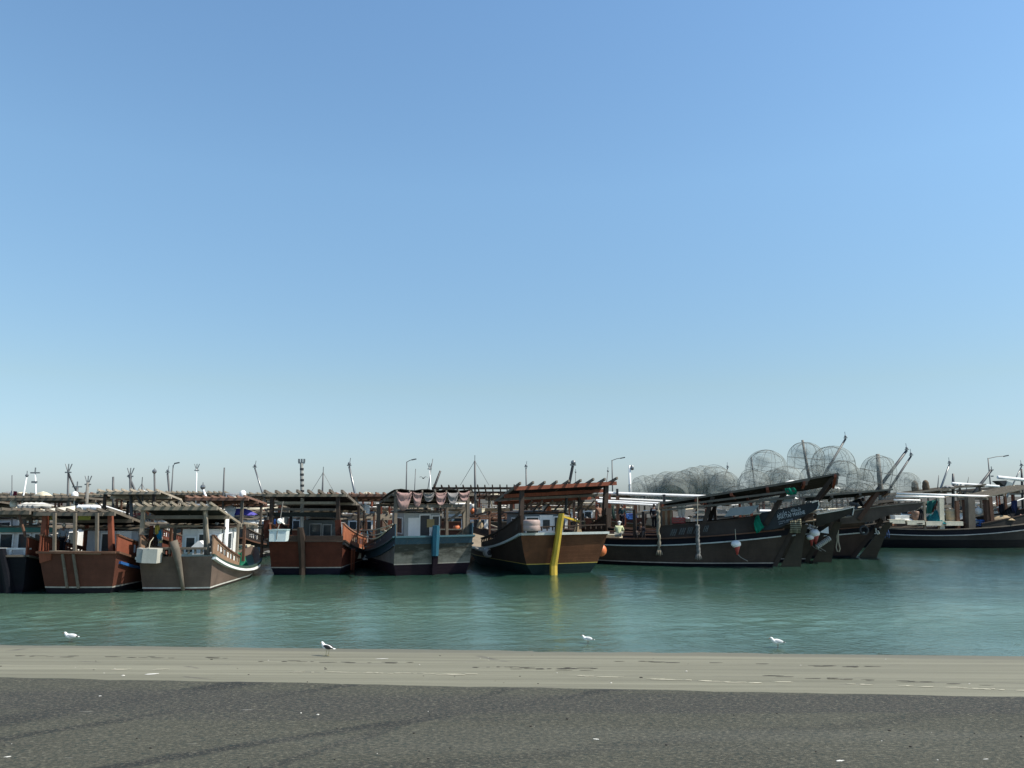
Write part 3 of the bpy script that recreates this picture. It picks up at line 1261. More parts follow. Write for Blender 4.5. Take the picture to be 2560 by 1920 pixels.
# D: dark red dhow with big stern pergola
D = Boat("fishing_dhow", "dark red dhow with eight rafter ends poking over its tall stern canopy", gnd(766, 1436), 0.0)
D.shape(16, 2.28, 2.12, 2.0, 0.92, 2.1, trake=.42)
DR = hull_paint((0.085, 0.026, 0.016), 0.25)
D.hull([DR, hull_paint((0.008, 0.008, 0.018), .1), STRIPE], stripe=(.40, .46))
D.strake("rubbing_strake", BLACKP, 0.0, 0.62, -0.06, 0.2, 0.16)
D.strake("gunwale", DARKW, 0.0, 0.95, 0.07, 0.10, 0.2, across=True)
D.bulwark(wood((0.32, 0.115, 0.06), "red_bulwark", wear=.15), wood((0.30, 0.17, 0.12), "rail_timber"), 0.0, 0.38, 1.0, 0.85, gap=(.36, .78), blank=0.36, dz=.1, balus=.36)
mb = MB()
mb.beam((-2.3, -.48, 2.22), (2.3, -.48, 2.22), .14, .3)
D.part("stern_rail", mb, DARKW)
D.canopy(-2.62, 2.15, -0.15, 6.2, 4.98, 3.85, 8, GREYW, TARPB, beamm=PALEW, over=.55, raft=(.14, .17), bw=(.16, .17),
         posts=[(-2.33, .02, 2.0, .22), (1.93, .02, 2.0, .2, -.15, 0), (2.35, 3.9, 1.4, .15), (2.3, 6.1, 1.2, .12), (-2.2, 3.9, 1.4, .15), (-2.1, 6.1, 1.2, .12)], postm=DARKW)
vbeam(D, 668, 1257, 838, 1257, .13, PALEW, .3, name="tie_beam", h=.16)
vbeam(D, 668, 1273, 840, 1274, .12, GREYW, .5, name="tie_beam", h=.15)
vbeam(D, 670, 1286, 842, 1287, .13, TARP, .15, name="tie_beam", h=.26)
vbeam(D, 668, 1300, 669, 1345, .34, DR, .0)
vbeam(D, 845, 1300, 847, 1345, .32, DR, .0)
rudder(D, [(749, 1319, .3), (752, 1345, .42), (754, 1390, .36), (755, 1420, .34)], DARKW, -.3)
D.cabin(-1.1, 1.3, 2.2, 5.6, 1.2, 3.25, paint((0.07, 0.085, 0.085), .5, .2), GREYW, [(.28, .42, .56, .86, 'win'), (.64, .42, .84, .84, 'dark')], side=1, framem=STEEL)
mb = MB()
mb.box((1.62, 2.0, 2.55), (.34, .3, 1.1))
D.part("cabin_shutter", mb, PUREW)
for u in (880, 886):
    mb = MB()
    q = D.px(u, 1373, 2.55)
    r_ = D.px(u - 2, 1424, 2.32)
    mb.beam(q, r_, .12, .12)
    D.part("fender_plank", mb, REDW)
mb = MB()
p0, p1 = D.py(756, 1256, 1.2), D.py(754, 1158, 1.2)
mb.tube([V((p0.x, 1.2, 1.4)), p0, p1], [.13, .12, .11], 8)
o = D.part("mast", mb, paint((0.36, 0.36, 0.33), .6, .4))
mb = MB()
for k in range(6):
    q = lerp(p0, p1, .12 + k * .14)
    mb.tube([q, q + V((0, 0, .14))], .128, 8)
D.part("mast_band", mb, BLACKP, o)
mb = MB()
mb.box(p1 + V((0, 0, .02)), (.42, .1, .08))
for dx in (-.17, 0, .17):
    mb.box(p1 + V((dx, 0, .17)), (.1, .12, .22))
D.part("mast_head", mb, STEEL, o)

# E: blue-banded dhow
E = Boat("fishing_dhow", "weathered dhow with a bright blue rudder and blue band over peeling white planks", gnd(1079, 1436), R(23))
E.shape(15.5, 2.5, 2.42, 2.32, 1.05, 2.0, pw=1.0, midu=.5, trake=.55)
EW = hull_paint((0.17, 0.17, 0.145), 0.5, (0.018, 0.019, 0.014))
EB = paint((0.010, 0.052, 0.082), .55, .35)
EP = hull_paint((0.014, 0.008, 0.014), .15)
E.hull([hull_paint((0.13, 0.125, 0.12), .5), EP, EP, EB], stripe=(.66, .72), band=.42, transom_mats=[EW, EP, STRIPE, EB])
E.strake("gunwale", paint((0.03, 0.09, 0.115), .5, .3), 0.0, 0.95, 0.03, 0.10, 0.18, across=True)
E.strake("rubbing_strake", EB, 0.0, 0.55, -0.45, 0.10, 0.12)
E.bulwark(EB, GREYW, 0.0, 0.42, 0.75, 0.35, gap=(.55, .85), blank=0.4, dz=.06)
E.canopy(-2.35, 2.5, 0.0, 4.2, 5.05, 4.35, 7, GREYW, TARP, posts=[(-2.35, .05, 2.3, .17), (2.35, .05, 2.3, .18), (-2.45, 4.1, 1.6, .2), (2.3, 4.1, 1.5, .16)], over=.2)
vbeam(E, 985, 1266, 1170, 1264, .16, GREYW, .1, name="tie_beam", h=.2)
vbeam(E, 1160, 1275, 1161, 1335, .22, PALEW, .8)
vbeam(E, 1120, 1302, 1166, 1270, .13, GREYW, .6, name="brace")
rudder(E, [(1092, 1314, .36), (1091, 1335, .44), (1089, 1390, .36)], paint((0.010, 0.10, 0.16), .5, .3), -.42, .28, ext=False)
mb = MB()
q0, q1 = E.pon(1088, 1391, .2), E.pon(1085, 1434, .15)
mb.beam(q0, q1, .32, .24)
E.part("rudder_foot", mb, EP)
E.cabin(-1.35, 1.05, 1.7, 4.8, 1.4, 3.72, paint((0.36, 0.37, 0.36), .5, .35), GREYW, [(.14, .40, .38, .84, 'board'), (.44, .32, .70, .93, 'open'), (.78, .36, .96, .9, 'dark')], side=1, over=.1)
mb = MB()
q0, q1 = E.py(1068, 1298, 1.62), E.py(1086, 1318, 1.62)
mb.box(((q0.x + q1.x) / 2, 1.66, (q0.z + q1.z) / 2), (q1.x - q0.x, .03, q0.z - q1.z))
E.part("door_board", mb, paint((0.34, 0.25, 0.10), .6, .2))
# swagged striped cloth along the stern edge of the canopy
CLOTHP = cloth((0.42, 0.26, 0.24), (0.20, 0.15, 0.14), 5.5, "striped_cloth")
tops = [E.py(u, v, -.12) for u, v in ((990, 1228), (1030, 1229), (1056, 1231), (1086, 1229), (1116, 1229), (1146, 1230), (1174, 1227))]
drops = (.85, .66, .34, .6, .55, .42)
for i in range(6):
    a, b = tops[i], tops[i + 1]
    a = a + V((.03, 0, 0))
    b = b - V((.03, 0, 0))
    mb = MB()
    g = []
    for j in range(7):
        row = []
        for k in range(11):
            f = k / 10
            sagc = drops[i] * (1 - abs(2 * f - 1) ** 3.2)
            top = lerp(a, b, f) - V((0, 0, .10 * (1 - (2 * f - 1) ** 2)))
            z = top.z - (sagc + .16 + (0.12 if i == 0 else 0) * (1 - f)) * (j / 6)
            row.append(V((top.x, -.16 - .09 * math.sin(j * 1.9 + i) - .05 * random.random(), z)))
        g.append(row)
    mb.slab(g, (0, .015, 0))
    E.part("swag_cloth", mb, CLOTHP if i not in (2, 4) else cloth((0.30, 0.29, 0.28), (0.12, 0.11, 0.11), 4.5), smooth=True)

mb = MB()
g = []
for j in range(5):
    y = lerp(-.12, 3.6, j / 4)
    g.append([V((lerp(-2.5, 2.6, i / 12), y, E.cz(lerp(-2.5, 2.6, i / 12), y) + .10 + .05 * math.sin(i * 1.7 + j))) for i in range(13)])
mb.slab(g, (0, 0, .03))
E.part("canopy_cover", mb, cloth((.05, .047, .042)))

# F: yellow-ruddered dhow
F = Boat("fishing_dhow", "brown dhow with a long yellow rudder and yellow tiller under a red-edged canopy", gnd(1404, 1434), R(20))
F.shape(17, 2.95, 2.0, 2.48, 1.15, 2.2, maxb=3.1, pw=.62, trake=.6)
FB = hull_paint((0.10, 0.043, 0.021), 0.35)
FS = hull_paint((0.034, 0.022, 0.016), 0.2)
FA = hull_paint((0.006, 0.018, 0.019), .15)
YEL = paint((0.48, 0.33, 0.03), .5, .3, name="yellow_paint")
F.hull([FS, FA, paint((0.22, 0.17, 0.03), .6, .3)], stripe=(.62, .67), transom_mats=[FB, FA, paint((0.40, 0.30, 0.05), .6, .3)])
PALE = paint((0.40, 0.44, 0.42), .55, .25)
F.strake("gunwale", PALE, 0.0, 0.52, 0.02, 0.14, 0.14, across=True)
F.strake("rail_cap", DARKW, 0.5, 0.95, 0.05, 0.1, 0.18)
F.bulwark(FS, DARKW, 0.0, 0.40, 1.05, 0.55, gap=(.6, .86), blank=0.55, dz=.10)
mb = MB()
q0, q1 = F.py(1340, 1323, -.5), F.py(1516, 1316, -.5)
mb.beam(q0 + V((0, 0, .12)), q1 + V((0, 0, .12)), .12, .07)
for k in range(14):
    q = lerp(q0, q1, k / 13)
    mb.beam(q - V((0, 0, .12)), q + V((0, 0, .12)), .07, .07)
F.part("stern_rail", mb, DARKW)
F.canopy(-3.0, 3.62, -0.2, 3.6, 5.44, 4.5, 9, GREYW, TARPB, beamm=REDW, zr=.34, over=.55, raft=(.11, .15), bw=(.16, .24),
         posts=[(-2.75, .0, 2.3, .24, .12, 0), (3.02, .05, 2.5, .26, .22, 0), (-2.9, 3.5, 1.7, .2), (2.9, 3.5, 1.6, .18)], postm=DARKW)
vbeam(F, 1300, 1247, 1521, 1237, .14, GREYW, 1.6, name="tie_beam", h=.16)
vbeam(F, 1240, 1250, 1300, 1247, .14, GREYW, 3.4, y1=1.6, name="tie_beam", h=.16)
for k in range(7):
    u = 1330 + k * 26
    vbeam(F, u, 1252, u - 22, 1276, .08, GREYW, 1.4, y1=3.2, name="brace")
vbeam(F, 1519, 1270, 1516, 1318, .42, DARKW, .02)
vbeam(F, 1301, 1290, 1298, 1326, .36, DARKW, .02)
rudder(F, [(1406, 1284, .26), (1403, 1300, .34), (1397, 1345, .34), (1391, 1385, .36), (1386, 1414, .40)], YEL, -.5, .26)
mb = MB()
mb.beam(F.py(1403, 1290, -.9), F.py(1448, 1304, 1.2), .12, .12)
F.part("tiller", mb, YEL)
F.cabin(-1.75, 1.05, 2.0, 5.3, 1.5, 3.62, paint((0.10, 0.125, 0.145), .5, .2), DARKW, [(.06, .42, .35, .90, 'win'), (.41, .03, .70, .94, 'door'), (.76, .38, .95, .9, 'win')], side=1)
mb = MB()
p0, p1 = F.py(1417, 1240, 2.2), F.py(1432, 1164, 2.2)
mb.tube([V((p0.x - .12, 2.2, 3.7)), p0, p1], .1, 8)
o = F.part("mast", mb, BLACKP)
mb = MB()
mb.box(p1 + V((.02, 0, .05)), (.4, .12, .12))
mb.ball(p1 + V((.04, 0, .2)), .17)
F.part("mast_lamp", mb, STEEL, o)

# G, G2, G3: double-ended dhows seen from the side, sterns towards the open water
BLK = hull_paint((0.048, 0.037, 0.030), 0.4)
NVY = hull_paint((0.004, 0.005, 0.011), .1)


def boom(B, L, sz, mid, bow, maxb, hullm, anti, srake, stripe, band, rail_u=.55, Hb=(1.0, .8), bulw=None, strm=PALE, rud=True, gun=BROWNW):
    B.shape(L, maxb, maxb, sz, mid, bow, maxb=maxb, pointed=True, srake=srake, pw=.8, midu=.58)
    B.hull([hullm, anti, stripe[2] if len(stripe) > 2 else STRIPE, NVY], stripe=stripe[:2], band=band)
    B.strake("rubbing_strake", strm, 0.02, 0.97, -band - .02, .08, .12, n=26)
    B.strake("gunwale", gun, 0.02, 0.97, 0.03, .09, .18, n=26)
    B.bulwark(bulw or hullm, DARKW, 0.03, rail_u, Hb[0], Hb[1], gap=(.5, .5), blank=1.01)
    # stern post and rudder blade, raked like the hull end
    mb = MB()
    a, b = B.pt(0, -.6, 1), B.pt(0, sz + .5, 1)
    a.x = b.x = 0
    mb.beam(a - V((0, .12, 0)), b - V((0, .12, 0)), .34, .3, up=V((0, 1, 0)))
    B.part("stern_post", mb, hullm)
    if rud:
        mb = MB()
        rows = []
        for z, wd in ((-.6, 1.25), (0.0, 1.3), (.7, 1.05), (1.4, .8), (2.0, .62), (sz + .3, .5)):
            c = B.pt(0, z, 1)
            y0 = c.y - .52
            rows.append([V((-.12, y0, z)), V((-.12, y0 - wd, z))])
        mb.slab(rows, (.24, 0, 0))
        B.part("rudder", mb, hull_paint((0.055, 0.045, 0.032), .35))


G = Boat("fishing_dhow", "broadside black dhow with white lettering painted on its stern board", gnd(1932, 1415), R(71))
boom(G, 17.5, 2.55, 1.78, 2.1, 2.25, BLK, ANTI, 1.3, (.18, .25, STRIPE), .42, .425, (1.05, .85), bulw=hull_paint((0.042, 0.033, 0.029), .35))
GX = -1.62
for sx in (GX, -GX):
    mb = MB()
    uv = ((1900, 1285), (1935, 1277), (1985, 1267), (2026, 1258), (2045, 1254), (2046, 1266), (2040, 1275), (2010, 1290), (1985, 1302), (1950, 1319), (1925, 1325), (1900, 1326))
    pts = [G.px(u, v, GX) for u, v in uv]
    for q in pts:
        q.x = sx
    mb.prism(pts, (.09 if sx < 0 else -.09, 0, 0))
    gal = G.part("stern_gallery", mb, hull_paint((0.030, 0.032, 0.034), .25))
    mb = MB()
    c = [G.px(u, v, GX) for u, v in ((2030, 1257), (2046, 1252), (2047, 1263), (2043, 1274))]
    for q in c:
        q.x = sx - .03 * (1 if sx < 0 else -1)
    mb.tube(c, .035, 6)
    G.part("gallery_trim", mb, PALE, gal)
mb = MB()
y0, y1 = G.px(2044, 1262, GX).y, G.px(1900, 1300, GX).y
zt = G.px(2000, 1280, GX).z
mb.slab([[V((-1.55, y0 + .1, zt + .1)), V((1.55, y0 + .1, zt + .1))], [V((-1.55, y1, zt - .9)), V((1.55, y1, zt - .9))]], (0, 0, -.08))
G.part("gallery_floor", mb, DECKW)
mb = MB()
zc = G.cz if hasattr(G, 'cz') else None
# canopy rising to the stern
pa, pf = G.px(2010, 1202, -2.1), G.px(1655, 1259, -2.1)
G.canopy(-2.1, 2.2, pa.y, pf.y, pa.z, pf.z, 12, GREYW, TARP, beamm=REDW, posts=[(-1.9, 9.2, 1.4, .2), (1.9, 9.2, 1.4, .2), (-2.05, 4.6, 2.3, .24, 0, -.9), (2.0, 4.6, 2.3, .22, 0, -.9),
         (-1.55, .3, 2.9, .26, -.2, -1.6), (1.55, .3, 2.9, .26, .2, -1.6)], postm=DARKW, over=.3, mid=3, raft=(.12, .15), jit=.02, zr=-.25)
for dz in (.55, 1.0):
    mb = MB()
    mb.beam((-2.15, pa.y + .6, pa.z - dz - .1), (-2.15, pf.y, pf.z - dz * .45), .10, .14)
    G.part("side_rail", mb, GREYW)
mb = MB()
uv = [(1810, 1292), (1826, 1270), (1898, 1263), (1880, 1284)]
mb.prism([G.px(u, v, -2.35) for u, v in uv], (.05, 0, 0))
G.part("side_screen", mb, paint((0.24, 0.26, 0.26), .6, .2))
mb = MB()
uv = [(1922, 1257), (1930, 1244), (1990, 1236), (1978, 1254)]
mb.prism([G.px(u, v, -1.2) for u, v in uv], (.05, 0, 0))
G.part("side_screen", mb, paint((0.24, 0.26, 0.26), .6, .2))
for u, v, wd in ((1683, 1331, 17), (1705, 1328, 17), (1724, 1326, 16), (1741, 1326, 14), (1764, 1322, 14), (1829, 1313, 15), (1850, 1311, 15), (1872, 1309, 15)):
    f = min(1, max(0, (1900 - u) / 250))
    yl = G.px(u, v, -2.2).y
    uu = max(.03, yl / G.Ln)
    xo = -(abs(G.pt(uu, G.sh(uu), -1).x) + .035)
    mb = MB()
    mb.mat(0)
    P = lambda a, b: G.px(u + a, v + b, xo)
    mb.prism([P(-wd * .6, 9), P(wd * .25, 9), P(wd * .6, -9), P(-wd * .25, -9)], (.02, 0, 0))
    mb.mat(1)
    for k in range(3):
        a = -wd * .35 + k * wd * .3
        q0, q1 = G.px(u + a - 1.2, v + 8, xo - .02), G.px(u + a + wd * .32, v - 8, xo - .02)
        mb.beam(q0, q1, .05, .05)
    mb.beam(G.px(u - wd * .1, v + 1, xo - .03), G.px(u + wd * .35, v - 1, xo - .03), .04, .05)
    G.part("vent", mb, [BLACKP, paint((0.075, 0.08, 0.08), .6, .2)])

G2 = Boat("fishing_dhow", "dark dhow moored behind the lettered dhow, its tapering stern boards edged in white", gnd(2012, 1404), R(70))
boom(G2, 17, 2.6, 1.8, 2.1, 2.15, hull_paint((0.040, 0.034, 0.026), .35), ANTI, 1.5, (.18, .25, STRIPE), .42, .5)
for sx in (-1.5, 1.5):
    mb = MB()
    uv = ((2040, 1287), (2105, 1276), (2134, 1269), (2133, 1276), (2127, 1285), (2085, 1303), (2040, 1318))
    pts = [G2.px(u, v, -1.5) for u, v in uv]
    for q in pts:
        q.x = sx
    mb.prism(pts, (.09 if sx < 0 else -.09, 0, 0))
    gal = G2.part("stern_gallery", mb, hull_paint((0.045, 0.038, 0.028), .25))
    mb = MB()
    c = [G2.px(u, v, -1.5) for u, v in ((2042, 1286), (2105, 1275), (2134, 1268), (2134, 1275), (2131, 1288))]
    for q in c:
        q.x = sx - .03 * (1 if sx < 0 else -1)
    mb.tube(c, .045, 6)
    G2.part("gallery_trim", mb, PALE, gal)
c0 = G2.px(2134, 1270, -1.5)
mb = MB()
mb.box((0, c0.y + .05, c0.z - .32), (3.0, .09, .62))
G2.part("stern_board", mb, hull_paint((0.085, 0.06, 0.045), .3))
mb = MB()
mb.tube([V((-1.5, c0.y, c0.z + .02)), V((1.5, c0.y, c0.z + .02)), V((1.46, c0.y, c0.z - .35))], .05, 6)
G2.part("stern_trim", mb, PALE)
mb = MB()
mb.slab([[V((-1.45, c0.y + .1, c0.z - .55)), V((1.45, c0.y + .1, c0.z - .55))], [V((-1.45, 1.5, c0.z - 1.2)), V((1.45, 1.5, c0.z - 1.2))]], (0, 0, -.08))
G2.part("gallery_floor", mb, DECKW)
pa, pf = G2.px(2088, 1186, -2.0), G2.px(1820, 1228, -2.0)
G2.canopy(-2.0, 2.0, pa.y, max(pf.y, 7), pa.z, 4.6, 10, GREYW, TARP, beamm=REDW, posts=[(-1.5, .4, 2.7, .24, -.2, -2.6), (1.5, .4, 2.7, .24, .2, -2.6), (-2.0, 6.5, 1.6, .18), (2, 6.5, 1.6, .18)], postm=DARKW, over=.3, mid=2, zr=-.7)

G3 = Boat("fishing_dhow", "brown-black dhow with a tyre at its stern and a broad timber stern wing", gnd(2128, 1393), R(71))
boom(G3, 18, 2.45, 1.75, 2.1, 2.25, hull_paint((0.042, 0.029, 0.024), .4), ANTI, 1.9, (.1, .13, ANTI), .42, .5, (1.1, .8), bulw=hull_paint((0.065, 0.045, 0.032), .3))
for sx in (-1.7, 1.7):
    mb = MB()
    uv = ((2100, 1281), (2150, 1273), (2200, 1266), (2250, 1261), (2284, 1258), (2307, 1256), (2304, 1266), (2290, 1275), (2260, 1281), (2225, 1287), (2200, 1295), (2180, 1304), (2150, 1307), (2100, 1311))
    pts = [G3.px(u, v, -1.7) for u, v in uv]
    for q in pts:
        q.x = sx
    mb.prism(pts, (.1 if sx < 0 else -.1, 0, 0))
    gal = G3.part("stern_gallery", mb, hull_paint((0.10, 0.075, 0.058), .35))
    mb = MB()
    c = [G3.px(u, v, -1.7) for u, v in uv[:6]]
    for q in c:
        q.x = sx
    mb.sweep(c, .16, .07)
    G3.part("gallery_rail", mb, PALEW, gal)
y0, y1 = G3.px(2300, 1262, -1.7).y, G3.px(2110, 1300, -1.7).y
z0, z1 = G3.px(2300, 1262, -1.7).z, G3.px(2110, 1300, -1.7).z
mb = MB()
mb.slab([[V((-1.62, y0, z0 - .25)), V((1.62, y0, z0 - .25))], [V((-1.62, y1, z1 - .1)), V((1.62, y1, z1 - .1))]], (0, 0, -.08))
G3.part("gallery_floor", mb, DECKW)
mb = MB()
mb.box((0, y0 + .1, z0 - .05), (3.2, .09, .4))
G3.part("stern_board", mb, hull_paint((0.09, 0.08, 0.075), .3))
pa, pf = G3.px(2222, 1225, -2.0), G3.px(2010, 1240, -2.0)
G3.canopy(-2.0, 2.1, pa.y, pf.y, pa.z, 4.7, 12, PALEW, TARP, beamm=GREYW, zr=-.3, posts=[(-1.7, -.6, 3.0, .26, -.1, -1.5), (1.7, -.6, 3.0, .26, .1, -1.5), (-2.1, 5.5, 1.8, .2), (2, 5.5, 1.8, .2)], postm=BROWNW, over=.25, mid=2, jit=.02)
G3.cabin(-1.5, 1.5, 3.2, 6.5, 1.6, 3.5, paint((0.16, 0.28, 0.25), .5, .3), PUREW, [(.2, .4, .45, .85, 'win'), (.55, .4, .8, .85, 'win')])

# I: big dark dhow beyond the gap
I = Boat("fishing_dhow", "large black-hulled dhow with thin white sheer line and pale panels along its rail", V((52.5, 75.2, 0)), R(90))
boom(I, 23, 2.9, 1.68, 2.35, 2.35, hull_paint((0.028, 0.026, 0.024), .4), hull_paint((0.003, 0.004, 0.007), .1), 1.6, (.72, .76, hull_paint((0.003, 0.004, 0.007), .1)), .5, .38, (1.3, .4), gun=GREYW, strm=paint((0.33, 0.34, 0.33), .5, .3))
for u0, u1, va, vb in ((2224, 2262, 1303, 1309), (2268, 2312, 1306, 1312), (2315, 2358, 1308, 1314), (2364, 2408, 1306, 1316)):
    mb = MB()
    q0, q1 = I.px(u0, va, -2.3), I.px(u1, vb, -2.3)
    mb.box((-2.3, (q0.y + q1.y) / 2, (q0.z + q1.z) / 2 + .06), (.09, abs(q1.y - q0.y), .34))
    mb.box((-2.1, (q0.y + q1.y) / 2, (q0.z + q1.z) / 2 + .25), (.5, abs(q1.y - q0.y), .05))
    I.part("rail_panel", mb, CREAM)
pa, pf = I.px(2590, 1216, -2.2), I.px(2465, 1243, -2.2)
I.canopy(-2.2, 2.2, pa.y, pf.y, pa.z, pf.z, 9, PALEW, cloth((0.2, 0.19, 0.16)), beamm=PALEW, posts=[(-2.1, pf.y - .4, 1.7, .3), (2.1, pf.y - .4, 1.7, .3), (-2.1, pa.y + .3, 2.2, .2), (2.1, pa.y + .3, 2.2, .2)], over=.4, mid=2, postm=BROWNW)
for u, w_, m_, v0, v1 in ((2351, .42, CREAM, 1246, 1302), (2424, .62, GREYW, 1243, 1308), (2469, .55, BROWNW, 1247, 1300), (2392, .3, BROWNW, 1252, 1300), (2310, .2, PALEW, 1254, 1302)):
    q0, q1 = I.px(u, v0, -1.9), I.px(u, v1, -1.9)
    mb = MB()
    mb.beam((-1.9, q1.y, 1.1), (-1.9, q0.y, q0.z), w_, w_)
    I.part("deck_post", mb, m_)
for ua, va, ub, vb, xx, r_ in ((2242, 1234, 2474, 1241, -2.0, .10), (2240, 1241, 2360, 1243, -1.4, .10), (2235, 1250, 2300, 1251, -.8, .09)):
    mb = MB()
    mb.tube([I.px(ua, va, xx), I.px(ub, vb, xx)], r_, 8)
    I.part("boom_pole", mb, PUREW, smooth=True)

# lower second frames forward of the cabins on the front row
for B, y0, y1, z0, z1, hw, wm in ((A, 6, 10.5, 3.3, 2.9, 1.6, GREYW), (Bb, 6, 11, 3.25, 2.9, 1.8, GREYW), (C, 5.6, 9.6, 3.2, 2.9, 1.7, PALEW), (D, 7.5, 12, 3.5, 3.1, 2.2, GREYW), (E, 6, 11, 3.6, 3.2, 2.3, PALEW), (F, 6.5, 12, 3.7, 3.2, 2.6, BROWNW)):
    B.frame2 = B.canopy(-hw, hw, y0, y1, z0, z1, 6, wm, None, posts=[(-hw, y0, 1.0, .13), (hw, y0, 1.0, .13), (-hw, y1, .9, .13), (hw, y1, .9, .13)], postm=BROWNW, over=.3, raft=(.08, .11), bw=(.12, .14))

# ---------------------------------------------------------------- the fleet rafted behind
HC = {'red': (0.12, 0.042, 0.028), 'brown': (0.085, 0.053, 0.037), 'dark': (0.024, 0.02, 0.018), 'navy': (0.022, 0.026, 0.04), 'teal': (0.04, 0.10, 0.10), 'grey': (0.11, 0.105, 0.095)}
BG = []


def bg(key, label, short, X, Y, deg, hc, zc, zf, tb=2.1, L=15, nr=8, woodm=GREYW, sheet=TARP, cab=WHITE, sz=1.9, lc=4.2, pm=None, xr=0, mid=1, detail=1):
    B = Boat("fishing_dhow", label, V((X, Y, 0)), R(deg), "dhows rafted behind the front row")
    B.short = short
    rg = random.Random(key * 17)
    B.shape(L, tb, tb * .88, sz, 0.9, 1.9)
    h = hull_paint(HC[hc], .3)
    B.hull([h, ANTI, STRIPE], n=12)
    B.strake("gunwale", rg.choice([PALEW, GREYW, BROWNW]), 0, .95, .03, .1, .18, across=True, n=10)
    B.bulwark(wood(mul(HC[hc], 1.25), "bulwark_timber", wear=.25), GREYW, 0, .32, .9, .6, gap=(.4, .84), blank=.3)
    pm = pm or rg.choice([REDW, BROWNW, DARKW, GREYW])
    B.canopy(-tb - .1, tb + .1, -.15, lc, zc, zf, nr, woodm, sheet, posts=[(-tb + .2, .05, 1.7, .18), (tb - .2, .05, 1.7, .18), (-tb + .1, lc - .1, 1.1, .16), (tb - .1, lc - .1, 1.1, .16)], postm=pm,
             over=.4, raft=(.10, .15), mid=mid, zr=xr)
    if detail:
        x0 = rg.uniform(-1.3, -.7)
        B.cabin(x0, x0 + rg.uniform(1.9, 2.4), 1.6, 4.8, 1.0, rg.uniform(2.7, 3.05), cab, rg.choice([GREYW, DARKW, CREAM]), [(.1, .45, .35, .88, 'win'), (.48, .45, .9, .88, 'dark')], side=1)
        mb = MB()
        y = L * rg.uniform(.42, .5)
        mb.tube([V((0, y, .6)), V((rg.uniform(-.15, .15), y, 4.4 + rg.uniform(-.6, .3)))], .11, 7)
        B.part("deck_post", mb, pm)
    if detail:
        y0 = lc + rg.uniform(1.6, 2.4)
        B.canopy(-tb + .2, tb - .2, y0, y0 + rg.uniform(3.5, 5), rg.uniform(3.3, 3.9), rg.uniform(2.9, 3.3), 6, rg.choice([PALEW, GREYW, woodm]), rg.choice([None, None, TARP, cloth((.30, .28, .23)), cloth((.16, .15, .13))]),
                 posts=[(-tb + .25, y0, 1.0, .13), (tb - .25, y0, 1.0, .13)], postm=pm, over=.3, raft=(.08, .12), bw=(.12, .14), mid=0)
    # long poles carried fore and aft on the gunwale frames
    mb = MB()
    sx = rg.choice([-1, 1]) * (tb - .3)
    mb.tube([V((sx, lc - .3, zf - .25)), V((sx * .9, L * .8, 2.9))], .07, 7)
    B.part("boom_pole", mb, rg.choice([PUREW, PALEW, CREAM]), smooth=True)
    for k in range(5):
        mb = MB()
        y, z = rg.uniform(4.4, 9.5), rg.uniform(2.6, 3.9)
        mb.tube([V((-tb + .1, y, z)), V((tb - .1, y + rg.uniform(-.4, .4), z + rg.uniform(-.12, .12)))], rg.uniform(.05, .08), 6)
        B.part("cross_pole", mb, rg.choice([PUREW, PUREW, CREAM, PALEW]), smooth=True)
    BG.append(B)
    return B


REDR = wood((0.24, 0.14, 0.10), "reddish_rafter_timber", wear=.3)
PALER = wood((0.42, 0.36, 0.28), "pale_rafter_timber", wear=.25)
b1 = bg(1, "weathered dhow with two white radar domes on a long brown canopy behind the navy dhow", "radar-domed dhow", -35.6, 57.5, 0, 'brown', 4.72, 4.5, tb=3.0, nr=12, mid=2)
b2 = bg(2, "dhow with pale open rafters over its canopy behind the brick red dhow's right post", "pale-raftered dhow", -28.6, 58, 2, 'red', 5.18, 4.5, tb=2.0, woodm=PALER, sheet=cloth((.30, .28, .22)))
b4 = bg(4, "dhow with red bulwark balusters showing between the log-ruddered and dark red dhows", "balustered dhow", -21.6, 57, 0, 'dark', 4.72, 4.2, tb=2.0, woodm=REDR, sz=1.75)
b5 = bg(5, "dhow with white-topped reddish rafters behind the gap left of the blue-banded dhow", "dhow behind the blue-banded one", -13.4, 67, 0, 'brown', 5.0, 4.55, tb=2.3, woodm=REDR)
b6 = bg(6, "dhow with an open ladder-like rafter frame rising behind the striped cloth canopy", "ladder-framed dhow", -3.3, 68, 0, 'red', 5.62, 4.9, tb=3.4, nr=12, sheet=None, woodm=DARKW, mid=1)
b7 = bg(7, "dhow hidden behind the yellow-ruddered dhow's cabin, with white poles on deck", "dhow behind the yellow rudder", 3.6, 69, 3, 'brown', 4.75, 4.2, tb=2.1)
b3 = bg(3, "dhow with grey slatted pergola behind the log-ruddered dhow's canopy", "grey-pergola dhow", -31.5, 77, 0, 'grey', 5.15, 4.5, tb=3.0, nr=13, woodm=PALEW, mid=2)
bE = bg(8, "dark dhow moored at the far picture edge behind the navy dhow", "edge dhow", -42.2, 60, 0, 'dark', 4.4, 3.9, tb=2.2)
b9 = bg(9, "reddish dhow tucked behind the dark red dhow's canopy", "dhow behind the dark red one", -18.4, 67.5, -2, 'red', 4.7, 4.1, tb=2.0, woodm=REDR)
rows3 = [(-56.5, 79, 'brown', 4.9), (-50.5, 78, 'red', 5.0), (-44, 79, 'dark', 4.95), (-37.6, 78, 'brown', 5.0), (-24.8, 79, 'red', 5.05), (-19.2, 84, 'brown', 5.0), (-12.5, 86, 'grey', 5.05), (-6.6, 88, 'red', 4.9), (-.5, 88, 'brown', 5.0), (6, 90, 'dark', 4.9)]
